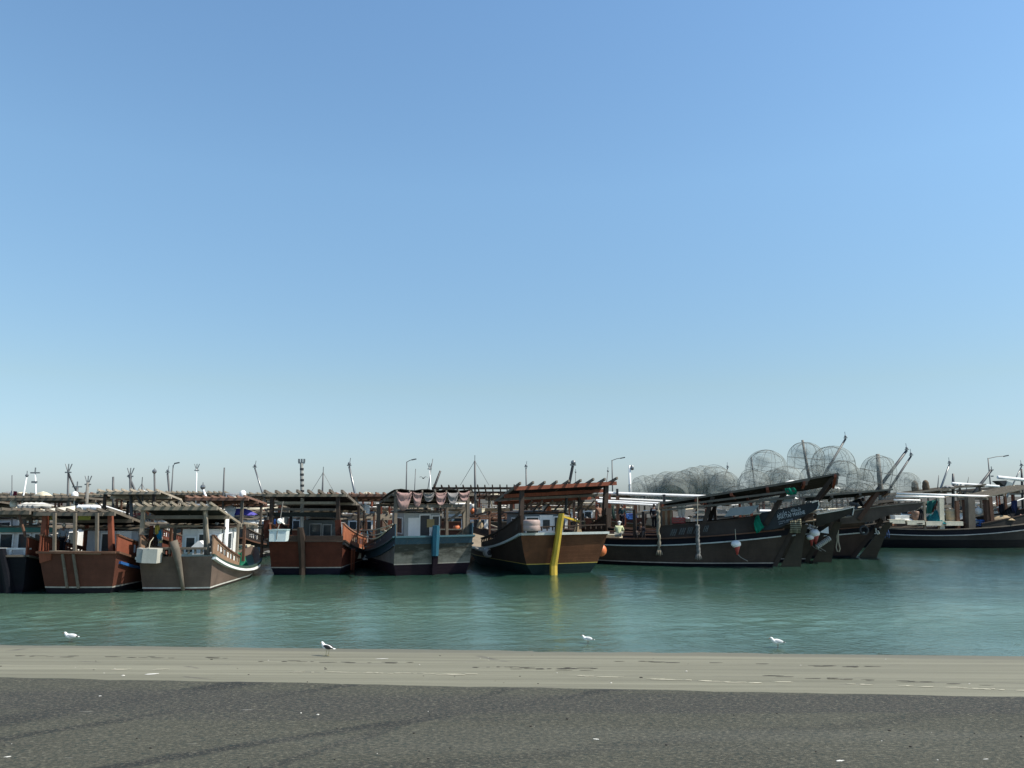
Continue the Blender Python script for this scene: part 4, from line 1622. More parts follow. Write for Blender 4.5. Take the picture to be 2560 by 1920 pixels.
short3 = ["far edge dhow", "radar-side far dhow", "far dark dhow", "pale-rafter far dhow", "log-rudder far dhow", "mast-side far dhow", "far grey-roofed dhow", "black-mast far dhow", "ladder-side far dhow", "yellow-side far dhow"]
lab3 = ["far brown dhow cut by the picture edge in the third row", "far red dhow in the third row behind the radar domes", "far dark dhow in the third row, behind the two radar domes' canopy",
        "far brown dhow in the third row, behind the pale-raftered dhow's mast", "far red dhow in the third row, above the gap beside the log-ruddered dhow",
        "far brown dhow glimpsed past the dark red dhow's right-side mast", "far grey dhow whose roof shows past the street lamp beside the striped cloth",
        "far red dhow beneath the black leaning mast behind the striped cloth", "far brown dhow behind the ladder-like rafter frame", "far dark dhow behind the yellow-ruddered dhow's canopy posts"]
for i, ((X, Y, hc, zc), lb) in enumerate(zip(rows3, lab3)):
    bg(20 + i, lb, short3[i], X, Y, random.uniform(-3, 3), hc, zc, zc - .5, tb=2.3, woodm=random.choice([PALEW, REDR, GREYW]), nr=8, detail=1)

POS4 = "edge of the picture|navy dhow's canopy|brick red dhow's canopy|brick red dhow's right post|log-ruddered dhow's canopy|gap right of the log-ruddered dhow|dark red dhow's left post|dark red dhow's mast|dark red dhow's right side|gap left of the striped cloth|striped cloth|black leaning mast|ladder-like rafters|yellow-ruddered dhow's left post|yellow-ruddered dhow's cabin|yellow-ruddered dhow's right post".split("|")
SH4 = "picture edge|navy canopy|brick red canopy|brick red post|log-rudder canopy|log-rudder gap|left red post|dark red mast|dark red side|cloth gap|striped cloth|black mast|ladder rafters|first yellow-rudder post|yellow-rudder cabin|second yellow-rudder post".split("|")
for i in range(16):
    X = -71 + i * 5.75
    zc = random.uniform(4.7, 5.2)
    bg(40 + i, f"distant back-row dhow in line behind the {POS4[i]}", "back-row dhow by the " + SH4[i], X, 101 + random.uniform(-1.5, 1.5), random.uniform(-3, 3), random.choice(['red', 'brown', 'dark', 'grey']), zc, zc - .5, tb=2.4,
       woodm=random.choice([PALEW, REDR, GREYW, PALER]), nr=7)
POS5 = "tyre-hung dhow's stern wing|white pole bundle|yellow post of the large black dhow|grey post of the large black dhow|far lamp post|dark hood|pictured edge".split("|")
SH5 = "stern wing|white poles|pale post|grey post|lamp post|dark hood|right edge".split("|")
for i in range(7):
    zc = random.uniform(5.2, 5.9)
    bg(60 + i, f"distant back-row dhow in line behind the {POS5[i]}", "back-row dhow by the " + SH5[i], 44 + i * 6.1, 124 + random.uniform(-1, 1), random.uniform(-3, 3), random.choice(['red', 'brown', 'dark', 'grey']), zc, zc - .5, tb=2.5,
       woodm=random.choice([PALEW, GREYW, PALER]), nr=7)
bp = bg(10, "broadside red-posted dhow carrying long white poles, behind the crew on the lettered dhow", "white-poled dhow", 21.5, 71.5, 88, 'red', 4.4, 3.9, tb=2.2, L=16.5, woodm=PALEW, pm=REDW)
# its three long white poles
for ua, va, ub, vb, dY, r_ in ((1500, 1232, 1768, 1241, 0, .13), (1496, 1245, 1690, 1254, .8, .10), (1490, 1251, 1660, 1259, -.8, .095), (1494, 1255, 1640, 1263, -1.5, .085)):
    bp.wtube("boom_pole", [at(ua, va, 70.5 + dY), at(ub, vb, 70.5 + dY)], r_, PUREW)
for u, v0, w_, m_ in ((1493, 1235, .36, REDW), (1522, 1236, .34, REDW), (1544, 1240, .30, BROWNW), (1560, 1262, .30, REDW), (1588, 1262, .3, BROWNW), (1660, 1236, .22, BLACKP), (1543, 1222, .2, BLACKP)):
    q = bp.L(at(u, v0, 70.3))
    mb = MB()
    mb.beam(V((q.x, q.y, .7)), V((q.x, q.y, q.z)), w_, w_)
    bp.part("deck_post", mb, m_)

r1 = bg(11, "broadside dhow heaped high with big wire dome fish traps behind the lettered dhow", "trap dhow", 40.5, 81, 90, 'dark', 4.6, 4.0, tb=2.6, L=22, detail=0)
r2 = bg(12, "far dhow loaded with a long dense heap of grey wire fish traps", "far trap dhow", 33.5, 101, 90, 'brown', 4.4, 4.0, tb=2.4, L=21, detail=0)
r3 = bg(13, "dhow with a long grey plank roof behind the large black dhow's pale posts", "plank-roofed dhow", 52, 88, 86, 'grey', 6.0, 4.9, tb=2.4, L=18, woodm=PALEW, sheet=cloth((.22, .21, .18)), nr=7, lc=9)
r4 = bg(14, "dhow with white pole and dark hopper-shaped hood above its roof at the far picture edge", "hooded dhow", 70, 92, 84, 'dark', 6.3, 5.2, tb=2.5, L=18, woodm=PALEW, sheet=cloth((.20, .19, .17)), nr=7, lc=9)
r5 = bg(15, "distant grey dhow whose flat roof shows right of the fish trap heap", "distant flat-roofed dhow", 74, 112, 90, 'grey', 6.3, 5.6, tb=2.6, L=20, woodm=GREYW, lc=8)
for Bx, lst in ((r3, ((2380, 1208, 2498, 1216, 86, .13),)), (r4, ((2494, 1193, 2562, 1200, 91, .2),))):
    for ua, va, ub, vb, Y, r_ in lst:
        Bx.wtube("boom_pole", [at(ua, va, Y), at(ub, vb, Y)], r_, PUREW)
mb = MB()
mb.prism([r4.L(at(u, v, 90.5)) for u, v in ((2495, 1202), (2517, 1201), (2513, 1216))], r4.Rm.inverted() @ V((0, 1.2, 0)))
r4.part("hood", mb, BLACKP)
mb = MB()
mb.prism([r4.L(at(u, v, 90.4)) for u, v in ((2513, 1217), (2519, 1203), (2533, 1208), (2530, 1214))], r4.Rm.inverted() @ V((0, 1.0, 0)))
r4.part("canvas_cover", mb, PALE)

# masts, each stepped on the nearest dhow: (base u,v) (top u,v) radius m, colour, head
GREYP = paint((0.075, 0.08, 0.085), .5, .3)
MASTS = [
    (30, 1252, 30, 1188, .035, GREYP, None, b1), (54, 1266, 67, 1192, .06, PUREW, 'tip', b1), (91, 1264, 88, 1182, .065, PUREW, 'cross', b1), (92, 1248, 103, 1273, .05, PUREW, None, b1),
    (169, 1275, 171, 1176, .09, GREYP, 'fork', b1), (171, 1183, 192, 1232, .07, BLACKP, None, b1), (190, 1275, 193, 1217, .12, GREYP, 'cross', b1), (216, 1260, 220, 1206, .14, ROPEG, 'fork', b1),
    (283, 1240, 283, 1192, .13, GREYP, None, 23), (329, 1300, 326, 1186, .13, GREYP, 'fork', b2), (342, 1236, 321, 1187, .09, GREYP, None, b2), (356, 1238, 355, 1209, .07, GREYP, 'stay', b2),
    (388, 1258, 386, 1181, .12, GREYP, 'tip', 24), (427, 1262, 419, 1183, .13, GREYP, 'head', b3), (490, 1235, 492, 1172, .075, PUREW, 'fork', b3), (558, 1244, 561, 1169, .07, GREYP, None, b4),
    (521, 1258, 507, 1221, .10, PUREW, 'tip', b4), (655, 1228, 637, 1170, .10, STEEL, 'head', 24), (806, 1232, 808, 1181, .08, GREYP, 'stay', b9), (888, 1236, 873, 1166, .12, STEEL, 'head', b5),
    (1036, 1234, 1039, 1172, .05, GREYP, None, 26), (1068, 1232, 1082, 1147, .05, GREYP, None, 26), (1077, 1230, 1074, 1169, .07, PUREW, 'fork', 26), (1080, 1232, 1101, 1177, .16, BLACKP, None, 27),
    (1188, 1240, 1187, 1152, .11, GREYP, 'stay', b6), (1316, 1240, 1315, 1169, .10, GREYP, 'head', 28), (1438, 1240, 1439, 1182, .05, GREYP, 'tip', 29), (1512, 1238, 1520, 1180, .05, GREYP, 'tip', bp),
    (2055, 1196, 2114, 1097, .14, GREYP, 'head', r1), (1808, 1208, 1819, 1170, .10, GREYP, 'head', r2), (2225, 1182, 2267, 1126, .17, GREYP, 'head', r1), (2240, 1198, 2278, 1140, .12, GREYP, 'head', r1),
    (2022, 1190, 2006, 1100, .16, ROPEG, None, r1), (2199, 1195, 2194, 1135, .26, ROPEG, None, r1), (1886, 1210, 1878, 1142, .09, GREYP, None, r1),
    (2355, 1212, 2374, 1160, .12, STEEL, 'head', r3), (2383, 1210, 2383, 1184, .16, GREYP, None, r3), (2345, 1210, 2347, 1188, .05, GREYP, None, r3), (2449, 1214, 2479, 1175, .18, GREYP, 'cross', r3),
    (2531, 1214, 2554, 1166, .09, STEEL, 'head', r4), (2555, 1206, 2554, 1172, .13, BLACKP, None, r4), (2418, 1212, 2422, 1192, .05, GREYP, None, r5)]
for (u0, v0, u1, v1, r_, m_, head, B) in MASTS:
    if isinstance(B, int):
        B = BG[[20, 21, 22, 23, 24, 25, 26, 27, 28, 29].index(B) + 9]
    Y = B.loc.y + (1.5 if abs(B.th) < .3 else 0.0)
    p0, p1 = at(u0, v0, Y), at(u1, v1, Y)
    d = (p1 - p0).normalized()
    foot = p0 - d * max(0, (p0.z - 1.6) / max(.25, abs(d.z))) if abs(d.z) > .55 and v0 > v1 else p0
    mb = MB()
    mb.tube([B.L(foot), B.L(p0), B.L(p1)], [r_ * 1.15, r_, r_ * .75], 7)
    o = B.part("mast", mb, m_, smooth=True)
    q = B.L(p1)
    mb = MB()
    if head == 'tip':
        mb.ball(q + V((0, 0, .1)), r_ * 2.0, 8, 6)
        mb.tube([q, q + V((0, 0, .45))], .03, 5)
    elif head == 'head':
        mb.box(q + V((0, 0, .1)), (.36, .26, .1))
        mb.ball(q + V((0, 0, .25)), .14, 8, 6)
        mb.tube([q, q + V((0.1, 0, .75))], .03, 5)
    elif head == 'cross':
        mb.box(q, (.7, .1, .1))
        mb.box(q - V((0, 0, .7)), (.4, .12, .14))
        mb.tube([q, q + V((0, 0, .4))], .05, 5)
    elif head == 'fork':
        for dx in (-.25, 0, .25):
            mb.tube([q - V((0, 0, .2)), q + V((dx, 0, .5))], .04, 5)
        mb.box(q - V((0, 0, .15)), (.45, .12, .1))
    elif head == 'stay':
        for dx in (-1.3, 1.3):
            mb.tube([q, q + V((dx, 0, -2.2))], .018, 4)
        mb.tube([q, q + V((0, 0, .5))], .03, 5)
    if head:
        B.part("mast_head", mb, STEEL if head != 'stay' else GREYP, o)
for u, v, B in ((107, 1237, b1), (187, 1237, b1), (607, 1234, b4), (34, 1257, b1)):
    mb = MB()
    c = B.L(at(u, v, B.loc.y + 1.2))
    mb.lathe([(.05, -.35), (.2, -.3), (.25, -.1), (.23, .1), (.13, .22), (.03, .26)], c, 12)
    mb.tube([c - V((0, 0, .75)), c - V((0, 0, .28))], .06, 6)
    B.part("radar_dome", mb, PUREW, smooth=True)
# maroon and white flag
mb = MB()
for k, (x0, x1) in enumerate(((0.0, .16), (.16, .52))):
    mb.mat(k)
    g = [[V((lerp(x0, x1, i / 6), .06 * math.sin(9 * lerp(x0, x1, i / 6)), -.05 * lerp(x0, x1, i / 6) * 3 - j * .075 - .03 * math.sin(6 * i))) for j in range(6)] for i in range(7)]
    mb.slab(g, (0, .008, 0))
put(mb, "flag", [PUREW, cloth((.16, .02, .035))], at(27, 1227, 59), "maroon and white flag flying from a thin mast behind the navy dhow", "flag")

# ---------------------------------------------------------------- street lamps and camera pole on the far quay
for i, (u, vt, vb, arm, lab) in enumerate(((433, 1163, 1250, .5, "tall street lamp on the far quay above the log-ruddered dhow"), (1017, 1154, 1250, 1.2, "tall street lamp on the far quay above the striped cloth canopy"),
                                          (1530, 1150, 1250, 1.9, "tall street lamp on the far quay, right of the yellow-ruddered dhow's canopy"), (2470, 1145, 1250, 3.4, "street lamp with long arm on the far quay above the large black dhow"))):
    Y = 150 + i
    top, q = at(u, vt, Y), at(u, vb, Y)
    e = empty("street_lamp", V((top.x, Y, 1.45)), 0, lab, "street lamp", "street lamps on the far quay")
    h = top.z - 1.45
    mb = MB()
    mb.tube([V((0, 0, 0)), V((0, 0, h * .5)), V((0, 0, h))], [.16, .13, .10], 8)
    mb.box((0, 0, .1), (.5, .5, .2))
    mb.build("pole", GREYP, e, True)
    mb = MB()
    mb.tube([V((0, 0, h - .1)), V((arm * .5, 0, h + .25)), V((arm, 0, h + .4))], .07, 6)
    mb.build("arm", GREYP, e)
    mb = MB()
    mb.box(V((arm + .2, 0, h + .42)), (.95, .4, .2), Matrix.Rotation(-.2, 3, 'Y'))
    mb.build("lamp_head", GREYP, e)
e = empty("camera_pole", V((at(1574, 1170, 140).x, 140, 1.4)), 0, "white pole with a hooded security camera, left of the far fish traps", "camera pole")
h = at(1574, 1163, 140).z - 1.4
mb = MB()
mb.tube([V((0, 0, 0)), V((0, 0, h))], [.26, .2], 10)
mb.build("pole", PUREW, e, True)
mb = MB()
mb.lathe([(.1, -.9), (.3, -.8), (.34, -.5), (.3, -.1), (.1, 0)], V((.45, 0, h)), 10)
mb.beam((0, 0, h - .1), (.5, 0, h - .05), .12, .12)
mb.build("camera_dome", STEEL, e, True)

# ---------------------------------------------------------------- dome fish traps of wire mesh
m, t, p = nodes("wire_mesh")
t.nodes.remove(p)
out = t.nodes["Material Output"]
co = t.nodes.new("ShaderNodeTexCoord").outputs["Object"]
d_ = nd(t, "ShaderNodeBsdfDiffuse")
d_.inputs[0].default_value = (0.33, 0.36, 0.335, 1)
tr_ = nd(t, "ShaderNodeBsdfTransparent")
mx = nd(t, "ShaderNodeMixShader")
n_ = noise(t, 1.6, 5, .7, co)
n2_ = noise(t, 26, 2, .5, co)
f_ = math_(t, 'ADD', ramp(t, n_, [(.3, .10), (.75, .34)]), math_(t, 'MULTIPLY', math_(t, 'SUBTRACT', n2_, .5), .25), True)
t.links.new(f_, mx.inputs[0])
t.links.new(tr_.outputs[0], mx.inputs[1])
t.links.new(d_.outputs[0], mx.inputs[2])
t.links.new(mx.outputs[0], out.inputs[0])
WIRE = m
RIB = paint((0.10, 0.108, 0.10), .6, .3)


def make_trap():
    e = empty("fish_trap", V((0, 0, 0)), 0, "x", "fish trap")
    mb = MB()
    prof = [(.97, -.62), (1.0, -.3)] + [(math.cos(a) ** .85, math.sin(a) * .92) for a in [R(x) for x in (0, 12, 25, 38, 50, 62, 73, 82)]]
    n = 20
    g = [[V((r_ * math.cos(2 * math.pi * k / n), r_ * math.sin(2 * math.pi * k / n), z)) for k in range(n + 1)] for r_, z in prof]
    mb.grid(g)
    c = [V((0.08 * math.cos(2 * math.pi * k / n), 0.08 * math.sin(2 * math.pi * k / n), .92)) for k in range(n + 1)]
    mb.grid([g[-1], c])
    mb.grid([[V((.05 * math.cos(2 * math.pi * k / n), .05 * math.sin(2 * math.pi * k / n), -.6)) for k in range(n + 1)], g[0]])
    mb.build("mesh_dome", WIRE, e, True)
    mb = MB()
    for k in range(5):
        a = math.pi * (k + random.uniform(-.25, .25)) / 5
        pts = [V((math.cos(a) * math.cos(b) * 1.005, math.sin(a) * math.cos(b) * 1.005, math.sin(b) * .93)) for b in [math.pi * j / 14 for j in range(15)]]
        pts = [V((pts[0].x * .97, pts[0].y * .97, -.62))] + pts + [V((pts[-1].x * .97, pts[-1].y * .97, -.62))]
        mb.tube(pts, .008, 4)
    for r_, z in ((.97, -.62), (1.0, .0)):
        mb.torus((0, 0, z), r_, .009, n=24, m=4)
    for tl, r_, z in ((38, .82, .3), (-48, .8, .2), (20, .7, .55)):
        mb.torus((0, 0, z), r_, .007, Matrix.Rotation(R(tl), 3, 'X') @ Matrix.Rotation(R(tl * .7), 3, 'Y'), n=22, m=4)
    mb.build("hoop_frame", RIB, e)
    mb = MB()   # funnel mouth inside
    mb.lathe([(.34, 0), (.2, .3), (.16, .55)], V((.45, 0, .22)), 12, Matrix.Rotation(R(-70), 3, 'Y'))
    mb.build("funnel", WIRE, e, True)
    return e


trap = make_trap()
first = [True]
TRAPN = []


def place_trap(W, s, tilt, az, label, group):
    e = trap if first[0] else copy_tree(trap)
    first[0] = False
    e.location = W
    e.scale = (s * random.uniform(.9, 1.08), s * random.uniform(.9, 1.08), s * random.uniform(.9, 1.02))
    e.rotation_euler = (R(tilt), R(random.uniform(-16, 16)), R(az))
    e["label"] = label
    e["group"] = group
    TRAPN.append(e)


GN = "wire dome fish traps piled on the trap dhow"
big = [(1916, 1172, 52, 79, 0, "big wire dome trap standing high at the left shoulder of the near heap"),
       (2015, 1146, 48, 80, 4, "topmost wire dome trap of the near heap, above the lettered dhow's canopy"),
       (2082, 1160, 49, 80, -6, "wire dome trap crossed by the leaning mast, right of the topmost trap"),
       (2196, 1180, 46, 79, 0, "tall rounded wire dome trap at the right shoulder of the near heap"),
       (1886, 1216, 44, 77.5, 5, "lower wire dome trap at the left foot of the near heap"),
       (1968, 1200, 40, 77, -4, "squat wire dome trap in front of the near heap's dip"),
       (2106, 1190, 42, 77, 6, "wire dome trap low in the heap beneath the leaning mast"),
       (1812, 1212, 36, 81, 3, "small wire dome trap left of the near heap behind the lettered dhow"),
       (2268, 1206, 28, 80, 0, "small wire dome trap at the far right foot of the heap"),
       (2150, 1200, 34, 81, -3, "wire dome trap in the saddle before the heap's right shoulder")]
for u, v, r_, Y, tl, lab in big:
    place_trap(at(u, v, Y), r_ / 1920 * Y, tl, random.uniform(0, 180), lab, GN)
sup = [(1900, 1250, 46), (1960, 1248, 46), (2025, 1245, 48), (2090, 1248, 46), (2150, 1245, 44), (2205, 1248, 44), (1845, 1250, 40), (1940, 1212, 40), (2040, 1200, 44), (2050, 1222, 42)]
for u, v, r_ in sup:
    Y = random.uniform(80, 82.5)
    place_trap(at(u, v, Y), r_ / 1920 * Y, random.uniform(-10, 10), random.uniform(0, 180), "wire dome trap buried in the lower layers of the near heap on the trap dhow", GN)
GF = "grey wire fish traps heaped on the far dhow"
far = [(1592, 1222, 24), (1612, 1212, 28), (1640, 1212, 34), (1664, 1206, 34), (1688, 1204, 34), (1712, 1203, 35), (1736, 1198, 36), (1760, 1194, 36), (1790, 1196, 40), (1815, 1212, 34)]
fl = ["leftmost small hoop of the far grey trap heap", "second rounded trap from the left end of the far heap"]
for i, (u, v, r_) in enumerate(far):
    Y = 100 + random.uniform(-1, 1)
    lab = fl[i] if i < 2 else ("open wire hoop trap at the right end of the far heap by the leaning mast" if i == 8 else f"{['', '', 'third', 'fourth', 'fifth', 'sixth', 'seventh', 'eighth', '', 'tenth'][i]} grey wire trap along the top of the far heap, counted from its left end")
    place_trap(at(u, v + 6, Y), r_ / 1920 * Y, random.choice([-70, -60, 65, 75]) if i != 8 else 15, random.uniform(60, 120), lab, GF)
    if 1 < i < 9:
        for dv in (20, 30):
            place_trap(at(u + random.uniform(-8, 8), v + dv, Y + random.uniform(-1.5, 1.5)), 32 / 1920 * Y, random.uniform(-60, 60), random.uniform(0, 180), "grey wire trap standing on edge, nested in the far trap heap", GF)

# ---------------------------------------------------------------- gear lying on the dhows
COLS = {'white': (.74, .74, .71), 'blue': (.03, .12, .38), 'yellow': (.55, .42, .06), 'red': (.38, .05, .04), 'orange': (.60, .16, .05), 'green': (.03, .22, .13), 'grey': (.28, .29, .29), 'black': (.02, .02, .022),
        'cream': (.62, .56, .42), 'teal': (.03, .22, .24), 'purple': (.10, .09, .36), 'brown': (.20, .11, .07), 'pink': (.42, .25, .22), 'tan': (.40, .31, .20)}


def cp(c):
    return paint(COLS[c], .5, .25)


def g_barrel(c, s=1):
    mb = MB()
    mb.lathe([(.24 * s, 0), (.28 * s, .04), (.29 * s, .22 * s), (.275 * s, .25 * s), (.29 * s, .28 * s), (.29 * s, .55 * s), (.275 * s, .58 * s), (.29 * s, .61 * s), (.28 * s, .82 * s), (.24 * s, .86 * s)], n=12)
    mb.lathe([(.05, .86 * s), (.05, .90 * s)], (.12, 0, 0), 8)
    return mb, cp(c), True


def g_crate(c, s=1):
    mb = MB()
    a, b, h = .62 * s, .42 * s, .30 * s
    for sx in (-1, 1):
        for k in range(3):
            mb.box((sx * a / 2, 0, .05 * s + k * .105 * s), (.03, b, .07 * s))
            mb.box((0, sx * b / 2, .05 * s + k * .105 * s), (a, .03, .07 * s))
    for sx in (-1, 1):
        for sy in (-1, 1):
            mb.box((sx * a / 2, sy * b / 2, h / 2), (.05, .05, h))
    mb.box((0, 0, .012), (a, b, .024))
    return mb, cp(c), False


def g_box(c, s=1):
    mb = MB()
    a, b, h = .9 * s, .55 * s, .5 * s
    mb.box((0, 0, h * .42), (a, b, h * .84))
    mb.box((0, 0, h * .92), (a + .05, b + .05, h * .14))
    mb.box((0, -b / 2 - .015, h * .7), (.14, .03, .06))
    return mb, cp(c), False


def g_buoy(c, s=1):
    mb = MB()
    mb.ball((0, 0, .28 * s), (.27 * s, .27 * s, .28 * s))
    mb.lathe([(.06 * s, .5 * s), (.08 * s, .62 * s), (.04 * s, .66 * s)], n=8)
    return mb, cp(c), True


def g_coil(c, s=1):
    mb = MB()
    for k in range(4):
        mb.torus((random.uniform(-.03, .03), random.uniform(-.03, .03), .06 + k * .09), (.36 - k * .02) * s, .055, n=16, m=6)
    return mb, cloth(COLS[c]), True


def g_net(c, s=1):
    rg = random.Random(len(c) * 7 + int(s * 100))
    mb = MB()
    hump = [(rg.uniform(-.4, .4), rg.uniform(-.2, .2), rg.uniform(.2, .45), rg.uniform(.15, .3)) for _ in range(6)]
    g = []
    for j in range(10):
        row = []
        for i in range(15):
            x, y = (i / 14 - .5) * 1.3, (j / 9 - .5) * .8
            edge = min(1, 5 * min(i / 14, 1 - i / 14, j / 9, 1 - j / 9))
            z = sum(h * math.exp(-((x - a) ** 2 + (y - b) ** 2) / (w_ * w_)) for a, b, h, w_ in hump) * .8 + rg.uniform(0, .10)
            row.append(V(((x + rg.uniform(-.03, .03)) * s, (y + rg.uniform(-.03, .03)) * s, z * edge * s)))
        g.append(row)
    mb.slab(g, (0, 0, -.04))
    return mb, cloth(COLS[c], mul(COLS[c], .35), 16.0), False


def g_can(c, s=1):
    mb = MB()
    mb.prism([V((-.16 * s, -.1 * s, 0)), V((.16 * s, -.1 * s, 0)), V((.16 * s, -.1 * s, .36 * s)), V((.05 * s, -.1 * s, .44 * s)), V((-.16 * s, -.1 * s, .42 * s))], (0, .2 * s, 0))
    mb.tube([V((-.1 * s, 0, .42 * s)), V((-.06 * s, 0, .5 * s)), V((.06 * s, 0, .5 * s)), V((.1 * s, 0, .4 * s))], .025 * s, 5)
    mb.lathe([(.04 * s, 0), (.04 * s, .06 * s)], (.12 * s, 0, .40 * s), 8)
    return mb, cp(c), False


def g_bundle(c, s=1):
    mb = MB()
    g = []
    rg = random.Random(int(s * 77) + len(c))
    for j in range(6):
        row = []
        for i in range(9):
            row.append(V(((i / 8 - .5) * 1.1 * s, (j / 5 - .5) * .6 * s, .22 * s * math.sin(math.pi * i / 8) ** .5 * math.sin(math.pi * j / 5) ** .4 + rg.uniform(0, .07))))
        g.append(row)
    mb.slab(g, (0, 0, -.03))
    return mb, cloth(COLS[c]), True


def g_tank(c, s=1):
    mb = MB()
    mb.lathe([(.1, 0), (.48 * s, .02), (.5 * s, .1), (.5 * s, .85 * s), (.46 * s, .95 * s), (.2 * s, 1.05 * s), (.18 * s, 1.12 * s)], n=14)
    return mb, cp(c), True


def g_planks(c, s=1):
    mb = MB()
    rg = random.Random(int(s * 50) + len(c))
    for k in range(6):
        z = .05 + (k // 3) * .09
        mb.beam((-1.3 * s + rg.uniform(-.15, .15), (k % 3 - 1) * .24, z), (1.3 * s + rg.uniform(-.15, .15), (k % 3 - 1) * .24 + rg.uniform(-.05, .05), z + rg.uniform(-.01, .02)), .2, .07)
    return mb, wood(COLS[c], "loose_planks", wear=.3), False


GEAR = {'barrel': g_barrel, 'crate': g_crate, 'fish_box': g_box, 'buoy': g_buoy, 'rope_coil': g_coil, 'net_heap': g_net, 'jerrycan': g_can, 'cloth_bundle': g_bundle, 'water_tank': g_tank, 'plank_stack': g_planks}
CATS = {'barrel': 'barrel', 'crate': 'crate', 'fish_box': 'fish box', 'buoy': 'buoy', 'rope_coil': 'rope coil', 'net_heap': 'fishing net', 'jerrycan': 'jerrycan', 'cloth_bundle': 'tarpaulin', 'water_tank': 'water tank', 'plank_stack': 'planks'}
WORDS = {'barrel': 'plastic barrel', 'crate': 'slatted crate', 'fish_box': 'lidded fish box', 'buoy': 'round float', 'rope_coil': 'rope coil', 'net_heap': 'net heap', 'jerrycan': 'jerrycan', 'cloth_bundle': 'crumpled tarpaulin',
         'water_tank': 'water tank', 'plank_stack': 'loose planks'}
SEEN = {}
PROTO = {}


def gear(kind, c, W, where, s=1.0, rz=None, label=None, rx=0.0):
    k = (kind, c, round(s, 1))
    if k in PROTO:
        o = PROTO[k].copy()
        COL.objects.link(o)
        o.rotation_euler = (0, 0, 0)
    else:
        mb, m, sm = GEAR[kind](c, s)
        o = mb.build(kind, m, None, sm)
        PROTO[k] = o
    o.location = W
    o.rotation_euler = (rx, 0, random.uniform(-.6, .6) if rz is None else rz)
    lab = label or f"{c} {WORDS[kind]} {where}"
    if lab in SEEN:
        SEEN[lab] += 1
    else:
        SEEN[lab] = 1
    tag(o, lab, CATS[kind], "gear lying about on the dhows")
    return o


A.short, Bb.short, C.short, D.short, E.short, F.short = "navy dhow", "brick red dhow", "log-ruddered dhow", "dark red dhow", "blue-banded dhow", "yellow-ruddered dhow"
G.short, G2.short, G3.short, I.short = "lettered dhow", "dhow behind the lettered one", "tyre-hung dhow", "large black dhow"


def load(B, lst):
    """lst: kind, colour, x, y, place ('deck', 'cabin roof', 'canopy'), scale"""
    for kind, c, x, y, pl, s in lst:
        z = {'deck': B.deckz(y) + .02, 'cabin roof': 3.2, 'canopy': (B.cz(x, y) + .12)}[pl]
        gear(kind, c, B.Wd((x, y, z)), f"on the {pl} of the {B.short}", s)


load(A, [('barrel', 'blue', 1.2, 6.5, 'deck', 1), ('cloth_bundle', 'cream', -.2, 2.5, 'canopy', 1.4)])
load(Bb, [('cloth_bundle', 'white', -1.2, .6, 'deck', 1.2), ('fish_box', 'white', -1.4, 1.3, 'deck', 1.1), ('barrel', 'grey', 1.5, 3.0, 'deck', 1), ('cloth_bundle', 'grey', .9, .4, 'deck', 1.0), ('net_heap', 'white', 1.2, 6.8, 'deck', 1.0)])
load(C, [('buoy', 'white', -1.1, .5, 'deck', 1.1), ('barrel', 'white', 1.35, 3.4, 'deck', 1.0), ('net_heap', 'green', .6, 7.5, 'deck', 1.5), ('fish_box', 'white', -.3, 7.0, 'deck', 1.2), ('rope_coil', 'cream', 1.2, .6, 'deck', 1), ('cloth_bundle', 'white', 1.0, 2.8, 'canopy', 1.0)])
load(D, [('fish_box', 'white', .6, .8, 'deck', 1.1), ('barrel', 'orange', -1.7, 1.4, 'deck', 1.4), ('net_heap', 'grey', -.2, .7, 'deck', 1.0), ('fish_box', 'cream', 1.8, 4.2, 'deck', 1.4), ('barrel', 'white', 1.9, 6.8, 'deck', 1), ('rope_coil', 'grey', 1.6, .8, 'deck', 1)])
load(E, [('cloth_bundle', 'white', -2.0, .9, 'deck', 1.0), ('barrel', 'white', 1.9, 2.5, 'deck', 1.1), ('rope_coil', 'cream', -2.0, 3.0, 'deck', 1.1), ('net_heap', 'white', -2.2, 6.5, 'deck', 1.1), ('fish_box', 'brown', 1.6, 1.6, 'deck', 1.4)])
load(F, [('net_heap', 'tan', 2.0, 2.2, 'deck', 1.4), ('barrel', 'orange', 2.3, 3.6, 'deck', 1.3), ('fish_box', 'white', -2.2, 4.6, 'deck', 1.3), ('barrel', 'blue', -2.5, 4.2, 'deck', 1.2), ('cloth_bundle', 'white', 2.3, 1.2, 'deck', 1.1), ('net_heap', 'brown', 1.5, 6.0, 'deck', 1.5)])
load(G, [('net_heap', 'tan', -.6, 12.6, 'deck', 1.4), ('cloth_bundle', 'cream', -1.1, 11.9, 'deck', 1.3), ('fish_box', 'cream', .6, 11.3, 'deck', 1.4), ('barrel', 'grey', .9, 12.9, 'deck', 1), ('rope_coil', 'cream', -1.2, 13.3, 'deck', 1.1), ('net_heap', 'cream', .4, 13.8, 'deck', 1.3),
         ('barrel', 'white', .2, 6.0, 'deck', 1.2), ('fish_box', 'white', -.4, 5.0, 'deck', 1.3), ('net_heap', 'grey', .6, 4.0, 'deck', 1.5), ('cloth_bundle', 'white', .9, 7.0, 'deck', 1.4)])
load(G2, [('cloth_bundle', 'white', -.4, .6, 'canopy', 1.3), ('net_heap', 'black', .3, 3, 'deck', 1.4), ('barrel', 'grey', -1, 4.2, 'deck', 1.1)])
load(G3, [('net_heap', 'brown', -.6, 1.2, 'deck', 1.5), ('barrel', 'white', .5, .2, 'deck', 1.2), ('cloth_bundle', 'white', 0, 4.5, 'canopy', 1.3), ('plank_stack', 'cream', .6, 1.0, 'canopy', 1.1)])
nI = 0
